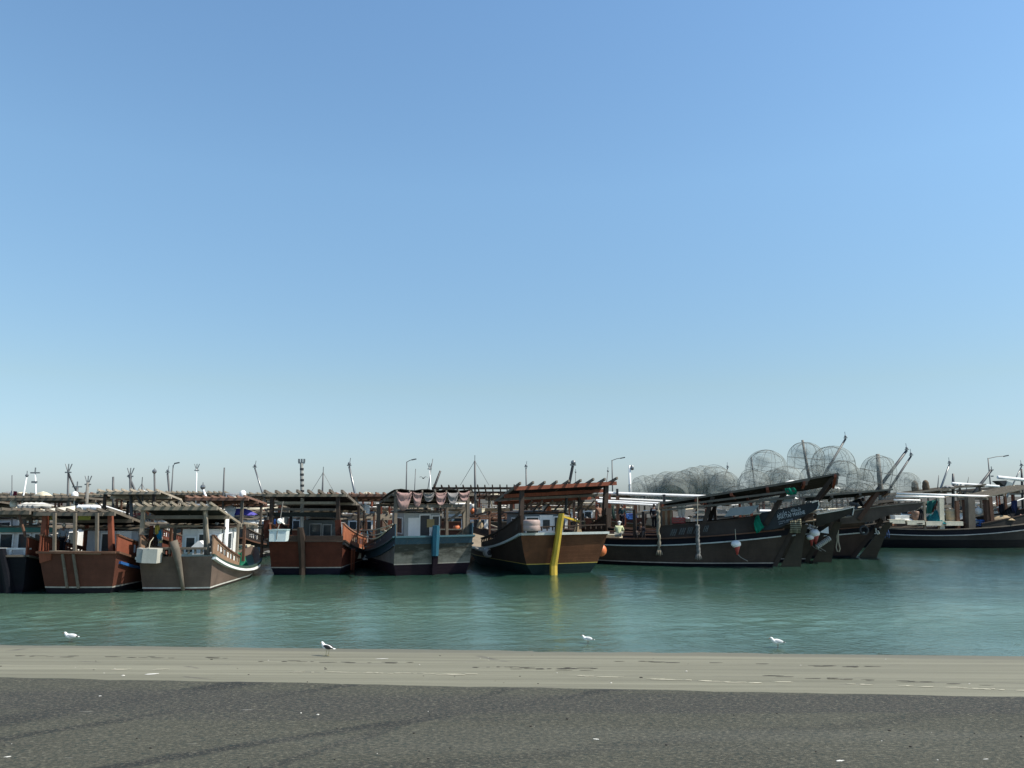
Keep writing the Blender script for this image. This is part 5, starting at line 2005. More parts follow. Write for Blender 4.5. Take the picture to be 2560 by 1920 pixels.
for u, v, kind, c, s in ((2250, 1300, 'fish_box', 'white', 1.5), (2262, 1293, 'cloth_bundle', 'white', 1.2), (2300, 1300, 'net_heap', 'black', 1.4), (2333, 1300, 'net_heap', 'teal', 1.6), (2362, 1303, 'cloth_bundle', 'white', 1.0), (2378, 1301, 'barrel', 'tan', 1.6), (2405, 1302, 'plank_stack', 'brown', .8),
                         (2440, 1300, 'cloth_bundle', 'grey', 1.1), (2452, 1307, 'crate', 'blue', 2.0), (2437, 1308, 'jerrycan', 'white', 1.6), (2500, 1292, 'cloth_bundle', 'tan', 2.0), (2525, 1290, 'net_heap', 'black', 1.7), (2545, 1288, 'cloth_bundle', 'pink', 1.6), (2447, 1280, 'buoy', 'white', 1.3), (2290, 1300, 'barrel', 'brown', 1.3)):
    q = I.px(u, v, random.uniform(-1.7, -1.2))
    q.z = max(1.15, q.z - .3)
    gear(kind, c, I.Wd(q), f"by the rail of the large black dhow, {['furthest forward', 'beside the first pale panel', 'left of the green screen', 'under the green screen', 'at the yellow post foot', 'behind the yellow post', 'before the grey post', 'right of the grey post', 'by the brown post', 'beside the blue tub', 'on the raised quarterdeck', 'beneath the hung clothes', 'at the picture edge', 'above the grey post foot', 'left of the pale post'][nI]}", s)
    nI += 1
# the rafted fleet: a scatter of gear, paler things where the photograph glints
rg = random.Random(3)
KC = [('barrel', 'white'), ('fish_box', 'white'), ('cloth_bundle', 'white'), ('net_heap', 'grey'), ('barrel', 'blue'), ('water_tank', 'white'), ('plank_stack', 'cream'), ('cloth_bundle', 'cream'), ('jerrycan', 'white'), ('net_heap', 'brown'),
      ('barrel', 'orange'), ('net_heap', 'tan'), ('crate', 'blue'), ('buoy', 'orange'), ('plank_stack', 'white'), ('net_heap', 'green'), ('cloth_bundle', 'grey'), ('fish_box', 'cream'), ('crate', 'red'), ('buoy', 'white')]
for B in BG:
    picks = rg.sample(KC, 14 if B.loc.y < 75 else 9)
    W2 = B.hb(0.1)
    for i, (kind, c) in enumerate(picks):
        if B in (r1, r2) and i > 5:
            continue
        pl = 'canopy' if (i < 5 and kind in ('cloth_bundle', 'plank_stack')) else 'deck'
        if pl == 'canopy' and B in (r1, r2, b6):
            pl = 'deck'
        x = rg.uniform(-W2 * .7, W2 * .7)
        if i > 8 and B not in (r1, r2) and kind not in ('plank_stack', 'net_heap'):
            load(B, [(kind, c, rg.uniform(-.6, .7), rg.uniform(1.7, 4.4), 'cabin roof', rg.uniform(.7, 1.0))])
            continue
        y = rg.uniform(.4, 3.6) if pl == 'canopy' else rg.choice([rg.uniform(.4, 1.2), rg.uniform(5.2, 9)])
        load(B, [(kind, c, x, y, pl, rg.uniform(.9, 1.4))])

# ---------------------------------------------------------------- things one can pick out on the front row
def bx(c, sz, rot=None):
    mb = MB()
    mb.box(c, sz, rot)
    return mb


# grey tub hung on the brown dhow's transom
q0, q1 = C.py(348, 1370, -.8), C.py(400, 1407, -.8)
e = empty("hanging_tub", C.Wd(((q0.x + q1.x) / 2, -.85, q1.z)), 0, "pale grey plastic tub hung on the transom of the log-ruddered dhow", "tub")
w_, h_ = q1.x - q0.x, q0.z - q1.z
mb = MB()
mb.prism([V((-w_ * .22, -.3, .02)), V((w_ * .48, -.3, 0)), V((w_ * .5, -.3, h_ * .95)), V((-w_ * .18, -.3, h_))], (0, .58, 0))
mb.build("tub", paint((.46, .45, .40), .6, .3), e)
mb = MB()
mb.prism([V((-w_ * .5, -.22, .06)), V((-w_ * .24, -.26, .02)), V((-w_ * .22, -.26, h_ * .96)), V((-w_ * .5, -.22, h_ * 1.02))], (0, .4, 0))
mb.build("side_panel", paint((.30, .31, .30), .6, .3), e)
mb = MB()
mb.tube([V((w_ * .1, -.31, h_)), V((w_ * .05, -.1, h_ + .3)), V((0, .35, h_ + .5))], .02, 5)
mb.build("sling", ROPE, e)

q0, q1 = D.py(678, 1326, -1.0), D.py(719, 1353, -1.0)
e = empty("hanging_bin", D.Wd(((q0.x + q1.x) / 2, -1.0, q1.z)), 0, "glossy white square bin slung on a rope from the dark red dhow's stern", "bin")
w_, h_ = q1.x - q0.x, q0.z - q1.z
mb = MB()
mb.prism([V((-w_ * .49, -.35, 0)), V((w_ * .46, -.35, 0)), V((w_ * .5, -.35, h_)), V((-w_ * .5, -.35, h_))], (0, .7, 0))
mb.build("bin", paint((.62, .72, .72), .3, .15), e)
mb = bx((0, 0, h_ + .03), (w_ * 1.04, .76, .07))
mb.build("lid", paint((.35, .47, .47), .3, .15), e)
mb = MB()
mb.tube([V((-.05, -.36, h_ * .2)), V((-.03, -.37, h_)), V((.0, -.1, h_ + .4)), V((.08, .2, h_ + 1.75))], .022, 5)
mb.build("sling", ROPEG, e)
mb = MB()
mb.lathe([(.1, 0), (.16, .1), (.16, .22), (.08, .3)], V((0, -.08, h_ + .42)), 10)
mb.build("float", PUREW, e, True)

q0, q1 = F.py(1309, 1300, -1.0), F.py(1349, 1327, -1.0)
mb = MB()
r_ = (q1.x - q0.x) / 2
mb.lathe([(r_ * .92, 0), (r_, .04), (r_, .3), (r_ * .96, .34), (r_, .38), (r_, .6), (r_ * .9, q0.z - q1.z)], n=16)
put(mb, "drum", paint((.38, .28, .25), .5, .3), F.Wd(((q0.x + q1.x) / 2, -1.0, q1.z)), "pinkish faded drum hung at the stern corner of the yellow-ruddered dhow", "drum", smooth=True)

# floats
def floatball(W, r, col, label, rope=None, name="float"):
    e = empty(name, W, 0, label, "float", "floats hung on the dhows' sides")
    mb = MB()
    mb.ball((0, 0, 0), (r, r, r * 1.08), 14, 10)
    mb.lathe([(r * .3, r * .9), (r * .34, r * 1.2), (r * .2, r * 1.3)], n=8)
    mb.build("float_body", col, e, True)
    mb = MB()
    mb.tube([V((0, 0, r * 1.2)), V((.02, .05, r * 1.2 + (rope or .5)))], .02, 5)
    mb.build("lanyard", ROPE, e)
    return e


e = empty("float", F.Wd(F.py(1221, 1381, 5.2)), 0, "large pale float with a dark round mouth on the yellow-ruddered dhow's shaded side", "float", "floats hung on the dhows' sides")
mb = MB()
mb.lathe([(.05, -.5), (.2, -.42), (.34, -.2), (.36, .05), (.30, .22), (.18, .26)], n=16, rot=Matrix.Rotation(R(90), 3, 'X') @ Matrix.Rotation(R(20), 3, 'Y'))
mb.build("float_body", paint((.36, .35, .33), .5, .25), e, True)
mb = MB()
mb.lathe([(.19, .24), (.17, .28), (.0, .275)], n=16, rot=Matrix.Rotation(R(90), 3, 'X') @ Matrix.Rotation(R(20), 3, 'Y'))
mb.build("mouth", BLACKP, e, True)
mb = MB()
mb.tube([V((-.3, 0, .1)), V((-.9, .1, .25))], .1, 7)
mb.build("neck", paint((.36, .35, .33), .5, .25), e, True)
floatball(F.Wd(F.py(1503, 1376, .9)), .36, cp('orange'), "faded orange ball float beside the yellow-ruddered dhow's stern corner")
for W, r, lab in ((G.Wd(G.px(1840, 1360, -2.25)), .3, "white float capped over a red tail on the lettered dhow's flank"), (G2.Wd(G2.px(2026, 1343, -1.35)), .26, "red and white float hanging low at the stern behind the lettered dhow"), (G2.Wd(G2.px(2036, 1333, -1.3)), .34, "lumpy white float hanging behind the lettered dhow's rudder")):
    e = empty("float", W, 0, lab, "float", "floats hung on the dhows' sides")
    mb = MB()
    mb.ball((0, 0, 0), (r * 1.15, r, r * .85), 12, 8)
    mb.build("float_body", PUREW, e, True)
    if "red" in lab:
        mb = MB()
        mb.lathe([(.05, -r * 2.4), (r * .4, -r * 1.5), (r * .75, -r * .5), (r * .6, 0)], (.06, 0, 0), 10)
        mb.build("float_tail", cp('red'), e, True)
        mb = MB()
        mb.tube([V((.06, 0, -r * 2.2)), V((.3, 0, -r * 3.0)), V((.75, 0, -r * 3.8))], .025, 5)
        mb.build("tail_rope", ROPEG, e)
    mb = MB()
    mb.tube([V((0, 0, r * .7)), V((0, .05, r + .7))], .02, 5)
    mb.build("lanyard", ROPE, e)

# rope fenders hung over the lettered dhow's rail
MOTTLE = cloth((.34, .31, .25), (.09, .08, .06), 9.0, "rope_bundle")
for u, v0, v1, xx, mat_, lab in ((1653, 1276, 1380, -2.55, MOTTLE, "tall mottled rope-wrapped pole fender hanging amidships on the lettered dhow"), (1745, 1312, 1390, -2.65, cloth((.17, .17, .165)), "frayed grey rope fender hanging below the lettered dhow's slatted vents")):
    q0, q1 = G.px(u, v0, xx), G.px(u - (5 if u < 1700 else -1), v1, xx)
    e = empty("rope_fender", G.Wd(q1), 0, lab, "fender", "rope fenders on the lettered dhow")
    ln = q0.z - q1.z
    mb = MB()
    n = 18
    for k in range(2 if u < 1700 else 3):
        ph = k * 2.1
        mb.tube([V((.06 * math.cos(ph + j * .9) + .02 * math.sin(j * .5), .07 * math.sin(ph + j * .9), ln * j / n)) for j in range(n + 1)], [.085 + .02 * math.sin(j * 2.2 + k) for j in range(n + 1)], 7)
    for k in range(9):
        a = k * .7
        mb.tube([V((.12 * math.cos(a), .12 * math.sin(a), .12)), V((.22 * math.cos(a), .2 * math.sin(a), -.15 - .1 * random.random()))], .035, 4)
    mb.build("rope_body", mat_, e, True)
    mb = MB()
    mb.tube([V((0, 0, ln)), V((.1, .1, ln + (1.9 if u > 1700 else .5)))], .03, 5)
    mb.build("lanyard", ROPE, e)

# green net bags, hanging mat, boards, tyre, ropes at the sterns
def hangcloth(W, pts, mat_, name, label, cat, th_=0.12, rz=0.0):
    mb = MB()
    rows = []
    n = len(pts[0])
    for a, b in zip(*pts):
        row = []
        for k in range(7):
            q = lerp(V(a), V(b), k / 6)
            row.append(q + V((0, .10 * math.sin(k * 1.9 + q.z * 3) + .04 * random.random(), 0)))
        rows.append(row)
    mb.slab(rows, (0, th_, 0))
    return put(mb, name, mat_, W, label, cat, rz=rz, smooth=True)


GREENC = cloth((.012, .20, .12), name="green_net_cloth")


def hang_px(B, xl, uvl, uvr, mat_, name, label, cat):
    o = B.Wd(B.px(*uvl[0], xl))
    L_ = [B.Wd(B.px(u, v, xl)) - o for u, v in uvl]
    R_ = [B.Wd(B.px(u, v, xl)) - o for u, v in uvr]
    return hangcloth(o, (L_, R_), mat_, name, label, cat)


hang_px(G, -1.95, [(1890, 1293), (1885, 1310), (1888, 1325), (1892, 1333)], [(1896, 1287), (1902, 1305), (1911, 1318), (1900, 1330)], GREENC, "net_bag", "bright green net bag hanging left of the white lettering", "net bag")
hang_px(G, -2.25, [(1963, 1221), (1965, 1230), (1970, 1238)], [(1985, 1219), (1992, 1228), (1990, 1236)], GREENC, "shade_cloth", "green cloth hanging under the lettered dhow's canopy edge", "cloth")
hang_px(G, -1.78, [(1976, 1303), (1976, 1320), (1975, 1333)], [(2002, 1297), (2003, 1317), (2001, 1334)], cloth((.26, .25, .17), (.09, .075, .05), 2.2, "worn_carpet"), "hanging_mat", "worn mottled mat draped below the lettered stern board", "mat")
q = G2.Wd(G2.px(2049, 1331, -1.7))
mb = MB()
mb.prism([V((0, 0, 0)), G2.Wd(G2.px(2071, 1316, -1.7)) - q, G2.Wd(G2.px(2072, 1334, -1.7)) - q], G2.Rm @ V((.05, 0, 0)))
put(mb, "pennant_board", PUREW, q, "white triangular board standing at the stern behind the lettered dhow", "board")
q = G2.Wd(G2.px(2045, 1352, -1.45))
a_, b_ = G2.Wd(G2.px(2043, 1367, -1.5)) - q, G2.Wd(G2.px(2073, 1346, -1.5)) - q
mb = MB()
for k in range(9):
    c_ = lerp(a_, b_, k / 8)
    mb.torus(c_, .13, .06, Matrix.Rotation(R(60), 3, 'Y') @ Matrix.Rotation(k * .5, 3, 'Z'), n=10, m=5)
put(mb, "rope_fender", cloth((.42, .42, .40)), q, "knotted pale rope fender slung slantwise between the two dark sterns", "fender", "rope fenders on the lettered dhow", smooth=True)
q = G2.Wd(G2.px(2020, 1312, -1.3))
mb = MB()
for i in range(4):
    for j in range(2):
        mb.ball((i * .22 - .1, random.uniform(-.05, .05), j * -.2 - i * .05), (.13, .12, .09), 8, 6)
put(mb, "float_string", cloth((.42, .42, .43)), q, "string of small grey floats bunched under the white-edged stern wing", "floats", smooth=True)

q = G3.Wd(G3.px(2156, 1325, -1.25))
mb = MB()
mb.torus((0, 0, 0), .30, .09, Matrix.Rotation(R(90), 3, 'X'), 24, 10)
put(mb, "tyre_fender", paint((.03, .03, .033), .8, .1), q + V((0, -.25, 0)), "black tyre hung as a fender on the brown-black dhow's stern", "tyre", smooth=True)
e = empty("mooring_line", G3.Wd(G3.px(2094, 1312, -1.7)), 0, "pale doubled mooring rope ending in a loop against the dark hull", "rope")
mb = MB()
o_ = G3.Wd(G3.px(2094, 1312, -1.7))
P = lambda u, v: G3.Wd(G3.px(u, v, -1.8)) - o_
mb.tube([P(2090, 1312), P(2091, 1330), P(2093, 1350), P(2090, 1368), P(2093, 1378), P(2098, 1379), P(2100, 1372), P(2096, 1355), P(2095, 1330), P(2097, 1313)], .055, 6)
mb.tube([P(2095, 1313), P(2094, 1335), P(2095, 1352)], .05, 6)
mb.build("rope", ROPE, e, True)
mb = MB()
o_ = G3.Wd((.2, G3.px(2192, 1322, 0).y, G3.px(2192, 1322, 0).z))
P = lambda u, v: G3.Wd(G3.px(u, v, -.3)) - o_
mb.tube([P(2189, 1320), P(2190, 1330), P(2195, 1336), P(2198, 1334), P(2194, 1326)], .06, 6)
put(mb, "rope_end", cloth((.55, .53, .47)), o_, "white rope end knotted round the brown-black dhow's rudder head", "rope", smooth=True)
mb = MB()
o_ = I.Wd(I.px(2215, 1318, -2.6))
P = lambda u, v: I.Wd(I.px(u, v, -2.7)) - o_
for k in range(4):
    mb.tube([P(2206 + k * 4, 1318), P(2207 + k * 5, 1332), P(2208 + k * 5, 1342 + 3 * (k % 2))], .05, 5)
put(mb, "rope_bundle", cloth((.05, .09, .2)), o_, "bunch of dark blue ropes hanging at the large black dhow's bow", "rope", smooth=True)

# ropes from the dark red dhow to the blue-banded one
for i, (a, b, sg_) in enumerate((((908, 1325), (982, 1310), .12), ((905, 1331), (978, 1318), .3), ((905, 1334), (965, 1327), .4))):
    w0, w1 = at(*a, 50.5), at(*b, 46.2)
    mb = MB()
    mb.tube([lerp(w0, w1, k / 10) - V((0, 0, sg_ * (1 - (k / 5 - 1) ** 2))) - w0 for k in range(11)], .035, 5)
    put(mb, "mooring_line", ROPE, w0, ["taut upper mooring rope from the dark red dhow to the blue post", "sagging middle mooring rope between dark red and blue-banded dhows", "slackest lower mooring rope between dark red and blue-banded dhows"][i], "rope", "mooring ropes between two dhows")

# life raft canister and tarpaulin on the brick red dhow's roof
e = empty("raft_canister", at(221, 1277, Bb.loc.y + 1.2), 0, "long white rounded canister on the brick red dhow's roof", "canister")
mb = MB()
mb.lathe([(.06, -.62), (.13, -.58), (.155, -.45), (.155, .3), (.14, .5), (.09, .6), (.04, .63)], (0, 0, .16), 14, Matrix.Rotation(R(90), 3, 'Y'))
mb.build("shell", PUREW, e, True)
mb = MB()
for x in (-.35, .2):
    mb.torus((x, 0, .16), .158, .012, Matrix.Rotation(R(90), 3, 'Y'), 16, 5)
mb.build("strap", STEEL, e)
mb = MB()
mb.torus((-.38, -.16, .03), .15, .03, Matrix.Rotation(R(90), 3, 'X'), 16, 6)
mb.build("cradle", paint((.3, .31, .28), .6, .2), e)
mb = MB()
o_ = at(104, 1276, Bb.loc.y + .9)
g = [[at(lerp(104, 188, i / 8), lerp(1276, lerp(1274, 1264, i / 8), j / 3), Bb.loc.y + .9 + j * .35) - o_ for i in range(9)] for j in range(4)]
mb.slab(g, (0, .0, -.03))
put(mb, "folded_tarpaulin", cloth((.68, .65, .52)), o_, "cream tarpaulin wedge spread over the brick red dhow's roof", "tarpaulin", smooth=True)
mb = MB()
o_ = at(50, 1273, A.loc.y + 1.5)
for k in range(4):
    mb.tube([V((-.1 + k * .26, 0, .1)), V((.12 + k * .26, .3, .22)), V((.3 + k * .26, .8, .12))], .15, 7)
put(mb, "rolled_canvas", cloth((.62, .61, .56), (.3, .29, .26), 3.0), o_, "striped white canvas roll lying on the navy dhow's canopy", "canvas", smooth=True)
# washing and covers hanging on the brown dhow
for uvl, uvr, col, lab in (([(386, 1314), (388, 1325), (391, 1336)], [(399, 1312), (399, 1322), (397, 1333)], (.50, .38, .08), "yellow cloth hanging from the log-ruddered dhow's tie beam"),
                           ([(395, 1330), (392, 1340), (396, 1347)], [(402, 1322), (405, 1334), (401, 1350)], (.02, .22, .36), "bright blue cloth hanging beside the yellow one on the log-ruddered dhow"),
                           ([(398, 1353), (396, 1358)], [(405, 1350), (406, 1356)], (.75, .62, .25), "small pale yellow rag at the foot of the blue cloth")):
    o_ = at(*uvl[0], C.loc.y + .6)
    hangcloth(o_, ([at(u, v, C.loc.y + .6) - o_ for u, v in uvl], [at(u, v, C.loc.y + .6) - o_ for u, v in uvr]), cloth(col), "hanging_cloth", lab, "cloth", .03)
for uvl, uvr, col, lab in (([(2318, 1253), (2316, 1272), (2315, 1284)], [(2342, 1250), (2336, 1272), (2330, 1284)], (.02, .10, .085), "dark green screen cloth between pale posts on the large black dhow"),
                           ([(2339, 1253), (2334, 1270), (2330, 1280)], [(2345, 1252), (2340, 1268), (2336, 1278)], (.22, .07, .05), "rust red strip of cloth beside the green screen on the large black dhow"),
                           ([(2528, 1253), (2528, 1270), (2533, 1284)], [(2542, 1250), (2543, 1268), (2540, 1286)], (.03, .035, .09), "navy blue clothes hung to dry under the large black dhow's roof"),
                           ([(2497, 1262), (2496, 1276), (2500, 1286)], [(2508, 1258), (2510, 1274), (2506, 1288)], (.015, .015, .02), "black clothes hung on a post under the large black dhow's roof")):
    o_ = at(*uvl[0], 73.4)
    hangcloth(o_, ([at(u, v, 73.4) - o_ for u, v in uvl], [at(u, v, 73.4) - o_ for u, v in uvr]), cloth(col), "hanging_cloth", lab, "cloth", .03)
mb = MB()
o_ = at(1500, 1290, 62)
hangcloth(at(1532, 1262, 66), ([at(1532, 1262, 66) - at(1532, 1262, 66), at(1528, 1280, 66) - at(1532, 1262, 66), at(1533, 1298, 66) - at(1532, 1262, 66)], [at(1534, 1262, 66) - at(1532, 1262, 66), at(1537, 1282, 66) - at(1532, 1262, 66), at(1539, 1300, 66) - at(1532, 1262, 66)]), cloth((.10, .15, .11)), "hanging_net", "grey-green net hanging right of the yellow-ruddered dhow's canopy post", "net", .1)
gear('crate', 'blue', at(1577, 1296, 66.0), "", 1.15, .3, "tilted bright blue slatted crate behind the crew on the lettered dhow", R(25))
gear('crate', 'red', G.Wd(G.px(1697, 1308, -1.2)), "", 1.35, R(71) + R(90), "red crate on the rail of the lettered dhow, under its canopy")
gear('cloth_bundle', 'purple', at(598, 1288, 60), "", 2.2, 0, "purple-blue tarpaulin bundle showing behind the gap right of the log-ruddered dhow")
gear('fish_box', 'white', at(585, 1252, 60.5), "", 1.2, 0, "square white box on the roof right of the log-ruddered dhow's canopy")
mb = MB()
o_ = G.Wd(G.px(1670, 1313, -.6))
for k, (dx, c_) in enumerate(((-.5, 0), (-.3, 1), (-.12, 2), (.08, 1), (.26, 2))):
    mb.mat(c_)
    mb.box((dx, .03 * k, .68), (.17, .1, 1.36 + .06 * (k % 3)))
put(mb, "plank_stack", [GREYW, wood((.34, .18, .10), "plank"), wood((.48, .38, .26), "plank")], o_, "upright pale and brown boards stacked by the lettered dhow's forward canopy post", "planks")
for k, (u, lab) in enumerate(((1700, "white cone-shaped funnel standing beside the upright boards"), (1708, "second white cone-shaped funnel right beside the first"))):
    mb = MB()
    mb.lathe([(.06, 0), (.09, .2), (.26, 1.1), (.27, 1.14), (.24, 1.14)], n=12)
    put(mb, "funnel", PUREW, G.Wd(G.px(u, 1300, -.5)), lab, "funnel", smooth=True)
mb = MB()
o_ = at(232, 1252, 96)
mb.prism([V((-2.0, 0, -1.2)), V((2.6, 0, -1.2)), V((2.6, 0, .0)), V((1.2, 0, .72)), V((-.6, 0, .72)), V((-2.0, 0, .1))], (0, 3, 0))
put(mb, "deck_hut", paint((.60, .50, .32), .6, .2), o_ + V((1.5, 0, 0)), "sandy yellow hut roof far behind, left of the pale rafters", "hut")
for k, (u, v, lab) in enumerate(((2287, 1212, "small brown domed bundle on the far roof right of the trap heap"), (2314, 1210, "larger brown domed bundle on the far roof right of the trap heap"))):
    mb = MB()
    mb.lathe([(.34, -1.0), (.40, -.3), (.33, .0), (.36, .12), (.2, .38), (.05, .46)], n=9)
    put(mb, "domed_bundle", cloth((.13, .10, .07)), at(u, v, 88), lab, "bundle", smooth=True)

# lettering on the stern board
def text(B, s, u, v, size, ang, xl, parent, name, sx=1.0, font=None):
    cu = bpy.data.curves.new(name, 'FONT')
    cu.body = s
    cu.size = size
    cu.extrude = 0.006
    tmp = bpy.data.objects.new(name, cu)
    COL.objects.link(tmp)
    dg = bpy.context.evaluated_depsgraph_get()
    me = bpy.data.meshes.new_from_object(tmp.evaluated_get(dg))
    bpy.data.objects.remove(tmp)
    o = bpy.data.objects.new(name, me)
    me.materials.clear()
    me.materials.append(paint((.50, .53, .54), .6, .15))
    q = B.px(u, v, xl)
    ca, sa = math.cos(ang), math.sin(ang)
    ex, ey, ez = V((0, -ca, sa)), V((0, sa, ca)), V((-1, 0, 0))
    M = Matrix(((ex.x * sx, ey.x, ez.x, q.x), (ex.y * sx, ey.y, ez.y, q.y), (ex.z * sx, ey.z, ez.z, q.z), (0, 0, 0, 1)))
    o.matrix_local = M
    COL.objects.link(o)
    o.parent = parent
    return o


gp = [c for c in G.e.children if c.name.startswith("stern_gallery")][0]
text(G, "SHATTAF MARINE", 1945, 1299, .34, R(13), GX - .012, gp, "lettering", .66)
AR = "\u0634\u0637\u0627\u0641 \u0645\u0627\u0631\u064a\u0646"
forms = "\uFEE6\uFEF3\uFEAD\uFE8E\uFEE3 \uFED1\uFE8E\uFEC4\uFEB7".replace("\uFED1", "\uFED1")
text(G, "\uFEE6\uFEF3\uFEAD\uFE8E\uFEE3 \uFED1\uFE8E\uFEC4\uFEB7".replace("\uFED1\uFE8E", "\uFED1\uFE8E"), 1943, 1288, .30, R(13), GX - .012, gp, "lettering", 1.0)
# two small worn lines below, no longer readable: short paint dabs
mb = MB()
rg = random.Random(8)
for (u0, v0, u1, v1, n) in ((1947, 1305, 1981, 1298, 15), (1948, 1310, 1970, 1304, 9)):
    for k in range(n):
        if k == n // 2:
            continue
        f = k / (n - 1)
        q = G.px(lerp(u0, u1, f), lerp(v0, v1, f), GX - .012)
        mb.box(q, (.01, .028, rg.uniform(.06, .10)))
        if rg.random() < .6:
            mb.box(q + V((0, -.025, rg.choice((-.03, 0, .03)))), (.01, .035, .022))
mb.build("faded_lettering", paint((.24, .26, .28), .6, .2), gp)
q = G.px(1952, 1250, -1.26)
mb = MB()
for k, (du, dv, a, b) in enumerate(((0, 0, .34, .1), (9, 2, .12, .26), (12, 0, .1, .3), (17, -3, .34, .12))):
    c_ = G.px(1946 + du, 1247 + dv, -1.24)
    mb.box(c_, (.01, a, b * .7))
G.part("emblem", mb, BLACKP)

# ---------------------------------------------------------------- people
SKIN = paint((.16, .085, .055), .55, .05, name="skin")
HAIR = paint((.012, .010, .010), .6, .0, name="hair")


def skinmesh(name, verts, edges, radii, mat_, parent, root=0, sub=1):
    me = bpy.data.meshes.new(name)
    bm = bmesh.new()
    lay = bm.verts.layers.skin.verify()
    bv = []
    for i, (p_, r_) in enumerate(zip(verts, radii)):
        v = bm.verts.new(p_)
        rx, ry = r_ if isinstance(r_, tuple) else (r_, r_)
        v[lay].radius = (rx, ry)
        v[lay].use_root = (i == root)
        bv.append(v)
    for a, b in edges:
        bm.edges.new((bv[a], bv[b]))
    bm.to_mesh(me)
    bm.free()
    me.materials.append(mat_)
    o = bpy.data.objects.new(name, me)
    COL.objects.link(o)
    o.parent = parent
    sk = o.modifiers.new("skin", 'SKIN')
    sk.use_smooth_shade = True
    if sub:
        o.modifiers.new("sub", 'SUBSURF').levels = sub
        o.modifiers["sub"].render_levels = sub
    return o


def person(W, rz, label, J, shirt, trousers, head="hair", scale=1.0):
    """J: joints in metres, person faces -Y: pelvis, chest, neck, head, and (shoulder, elbow, wrist) / (hip, knee, ankle, toe) left and right"""
    e = empty("person", W, rz, label, "person", "people on the dhows")
    e.scale = (scale, scale, scale)
    vs = [J['pelvis'], lerp(V(J['pelvis']), V(J['chest']), .5), J['chest'], J['neck'], J['head']]
    rd = [(.15, .11), (.13, .10), (.17, .11), .055, .085]
    ed = [(0, 1), (1, 2), (2, 3), (3, 4)]

    def chain(root, pts, rs):
        prev = root
        for p_, r_ in zip(pts, rs):
            vs.append(p_)
            rd.append(r_)
            ed.append((prev, len(vs) - 1))
            prev = len(vs) - 1
        return prev
    for s in ('L', 'R'):
        sh_, el, wr = [V(q) for q in J['arm' + s]]
        hd = wr + (wr - el).normalized() * .09
        k = chain(2, [sh_, el, wr, hd], [.06, .045, .032, (.042, .02)])
        sd_ = (wr - el).normalized()
        ax = sd_.cross(V((0, 1, 0)))
        ax = ax.normalized() if ax.length > .1 else V((1, 0, 0))
        for f, ln in ((-.03, .06), (-.01, .075), (.01, .07), (.03, .055)):
            chain(k, [hd + ax * f + sd_ * .03, hd + ax * f * 1.2 + sd_ * .03 + sd_ * ln + V((0, -.015, -.01))], [.011, .008])
        chain(k, [hd - ax * .045 + sd_ * .0 + V((0, -.02, 0))], [.011])
        hp, kn, an, to = [V(q) for q in J['leg' + s]]
        chain(0, [hp, kn, an, to], [.085, .06, .04, .035])
    skinmesh("body", vs, ed, rd, SKIN, e)
    # clothes hug the same joints
    v2 = [J['pelvis'], lerp(V(J['pelvis']), V(J['chest']), .5), J['chest'], lerp(V(J['chest']), V(J['neck']), .6)]
    e2 = [(0, 1), (1, 2), (2, 3)]
    r2_ = [(.175, .135), (.155, .125), (.195, .135), .075]
    for s in ('L', 'R'):
        sh_, el, wr = [V(q) for q in J['arm' + s]]
        i = len(v2)
        v2 += [sh_, el, lerp(el, wr, .75)]
        r2_ += [.082, .066, .052]
        e2 += [(2, i), (i, i + 1), (i + 1, i + 2)]
    skinmesh("shirt", v2, e2, r2_, cloth(shirt), e)
    v3, e3, r3_ = [V(J['pelvis']) + V((0, 0, .02))], [], [(.18, .14)]
    for s in ('L', 'R'):
        hp, kn, an, to = [V(q) for q in J['leg' + s]]
        i = len(v3)
        v3 += [hp, kn, lerp(kn, an, .9)]
        r3_ += [.115, .085, .07]
        e3 += [(0, i), (i, i + 1), (i + 1, i + 2)]
    skinmesh("trousers", v3, e3, r3_, cloth(trousers), e)
    h = V(J['head'])
    mb = MB()
    mb.ball(h + V((0, .012, .035)), (.098, .108, .115), 12, 8)
    if head == "hair":
        mb.build("hair", HAIR, e, True)
    else:
        mb.torus(h + V((0, .01, .07)), .085, .045, n=14, m=7)
        mb.ball(h + V((0, .09, -.08)), (.07, .04, .13), 8, 6)
        mb.build("head_cloth", cloth((.72, .73, .70)) if head == "white" else cloth((.5, .5, .48)), e, True)
    mb = MB()
    mb.ball(h + V((0, -.085, 0)), (.02, .03, .028), 8, 6)
    for sx in (-1, 1):
        mb.ball(h + V((sx * .095, .0, -.005)), (.014, .025, .034), 6, 5)
    mb.build("face_features", SKIN, e, True)
    mb = MB()
    for sx in (-1, 1):
        mb.ball(h + V((sx * .035, -.083, .03)), (.014, .010, .009), 6, 5)
    mb.box(h + V((0, -.088, -.05)), (.045, .01, .008))
    mb.build("eyes_and_mouth", HAIR, e)
    return e


def stand(lean=0.0, step=.12):
    return dict(pelvis=(0, 0, .93), chest=(0, -lean * .45, 1.30), neck=(0, -lean * .75, 1.47), head=(0, -lean * 1.0 - .02, 1.60),
                armL=[(.2, -lean * .55, 1.40), (.26, -lean * .5 - .02, 1.12), (.24, -lean * .6 - .12, .88)], armR=[(-.2, -lean * .55, 1.40), (-.27, -lean * .4 + .04, 1.12), (-.25, -lean * .4 - .02, .87)],
                legL=[(.09, 0, .88), (.10, -step, .48), (.10, -step * .4, .07), (.10, -step * .4 - .16, .035)], legR=[(-.09, 0, .88), (-.10, -.02, .48), (-.10, step, .07), (-.10, step - .16, .035)])


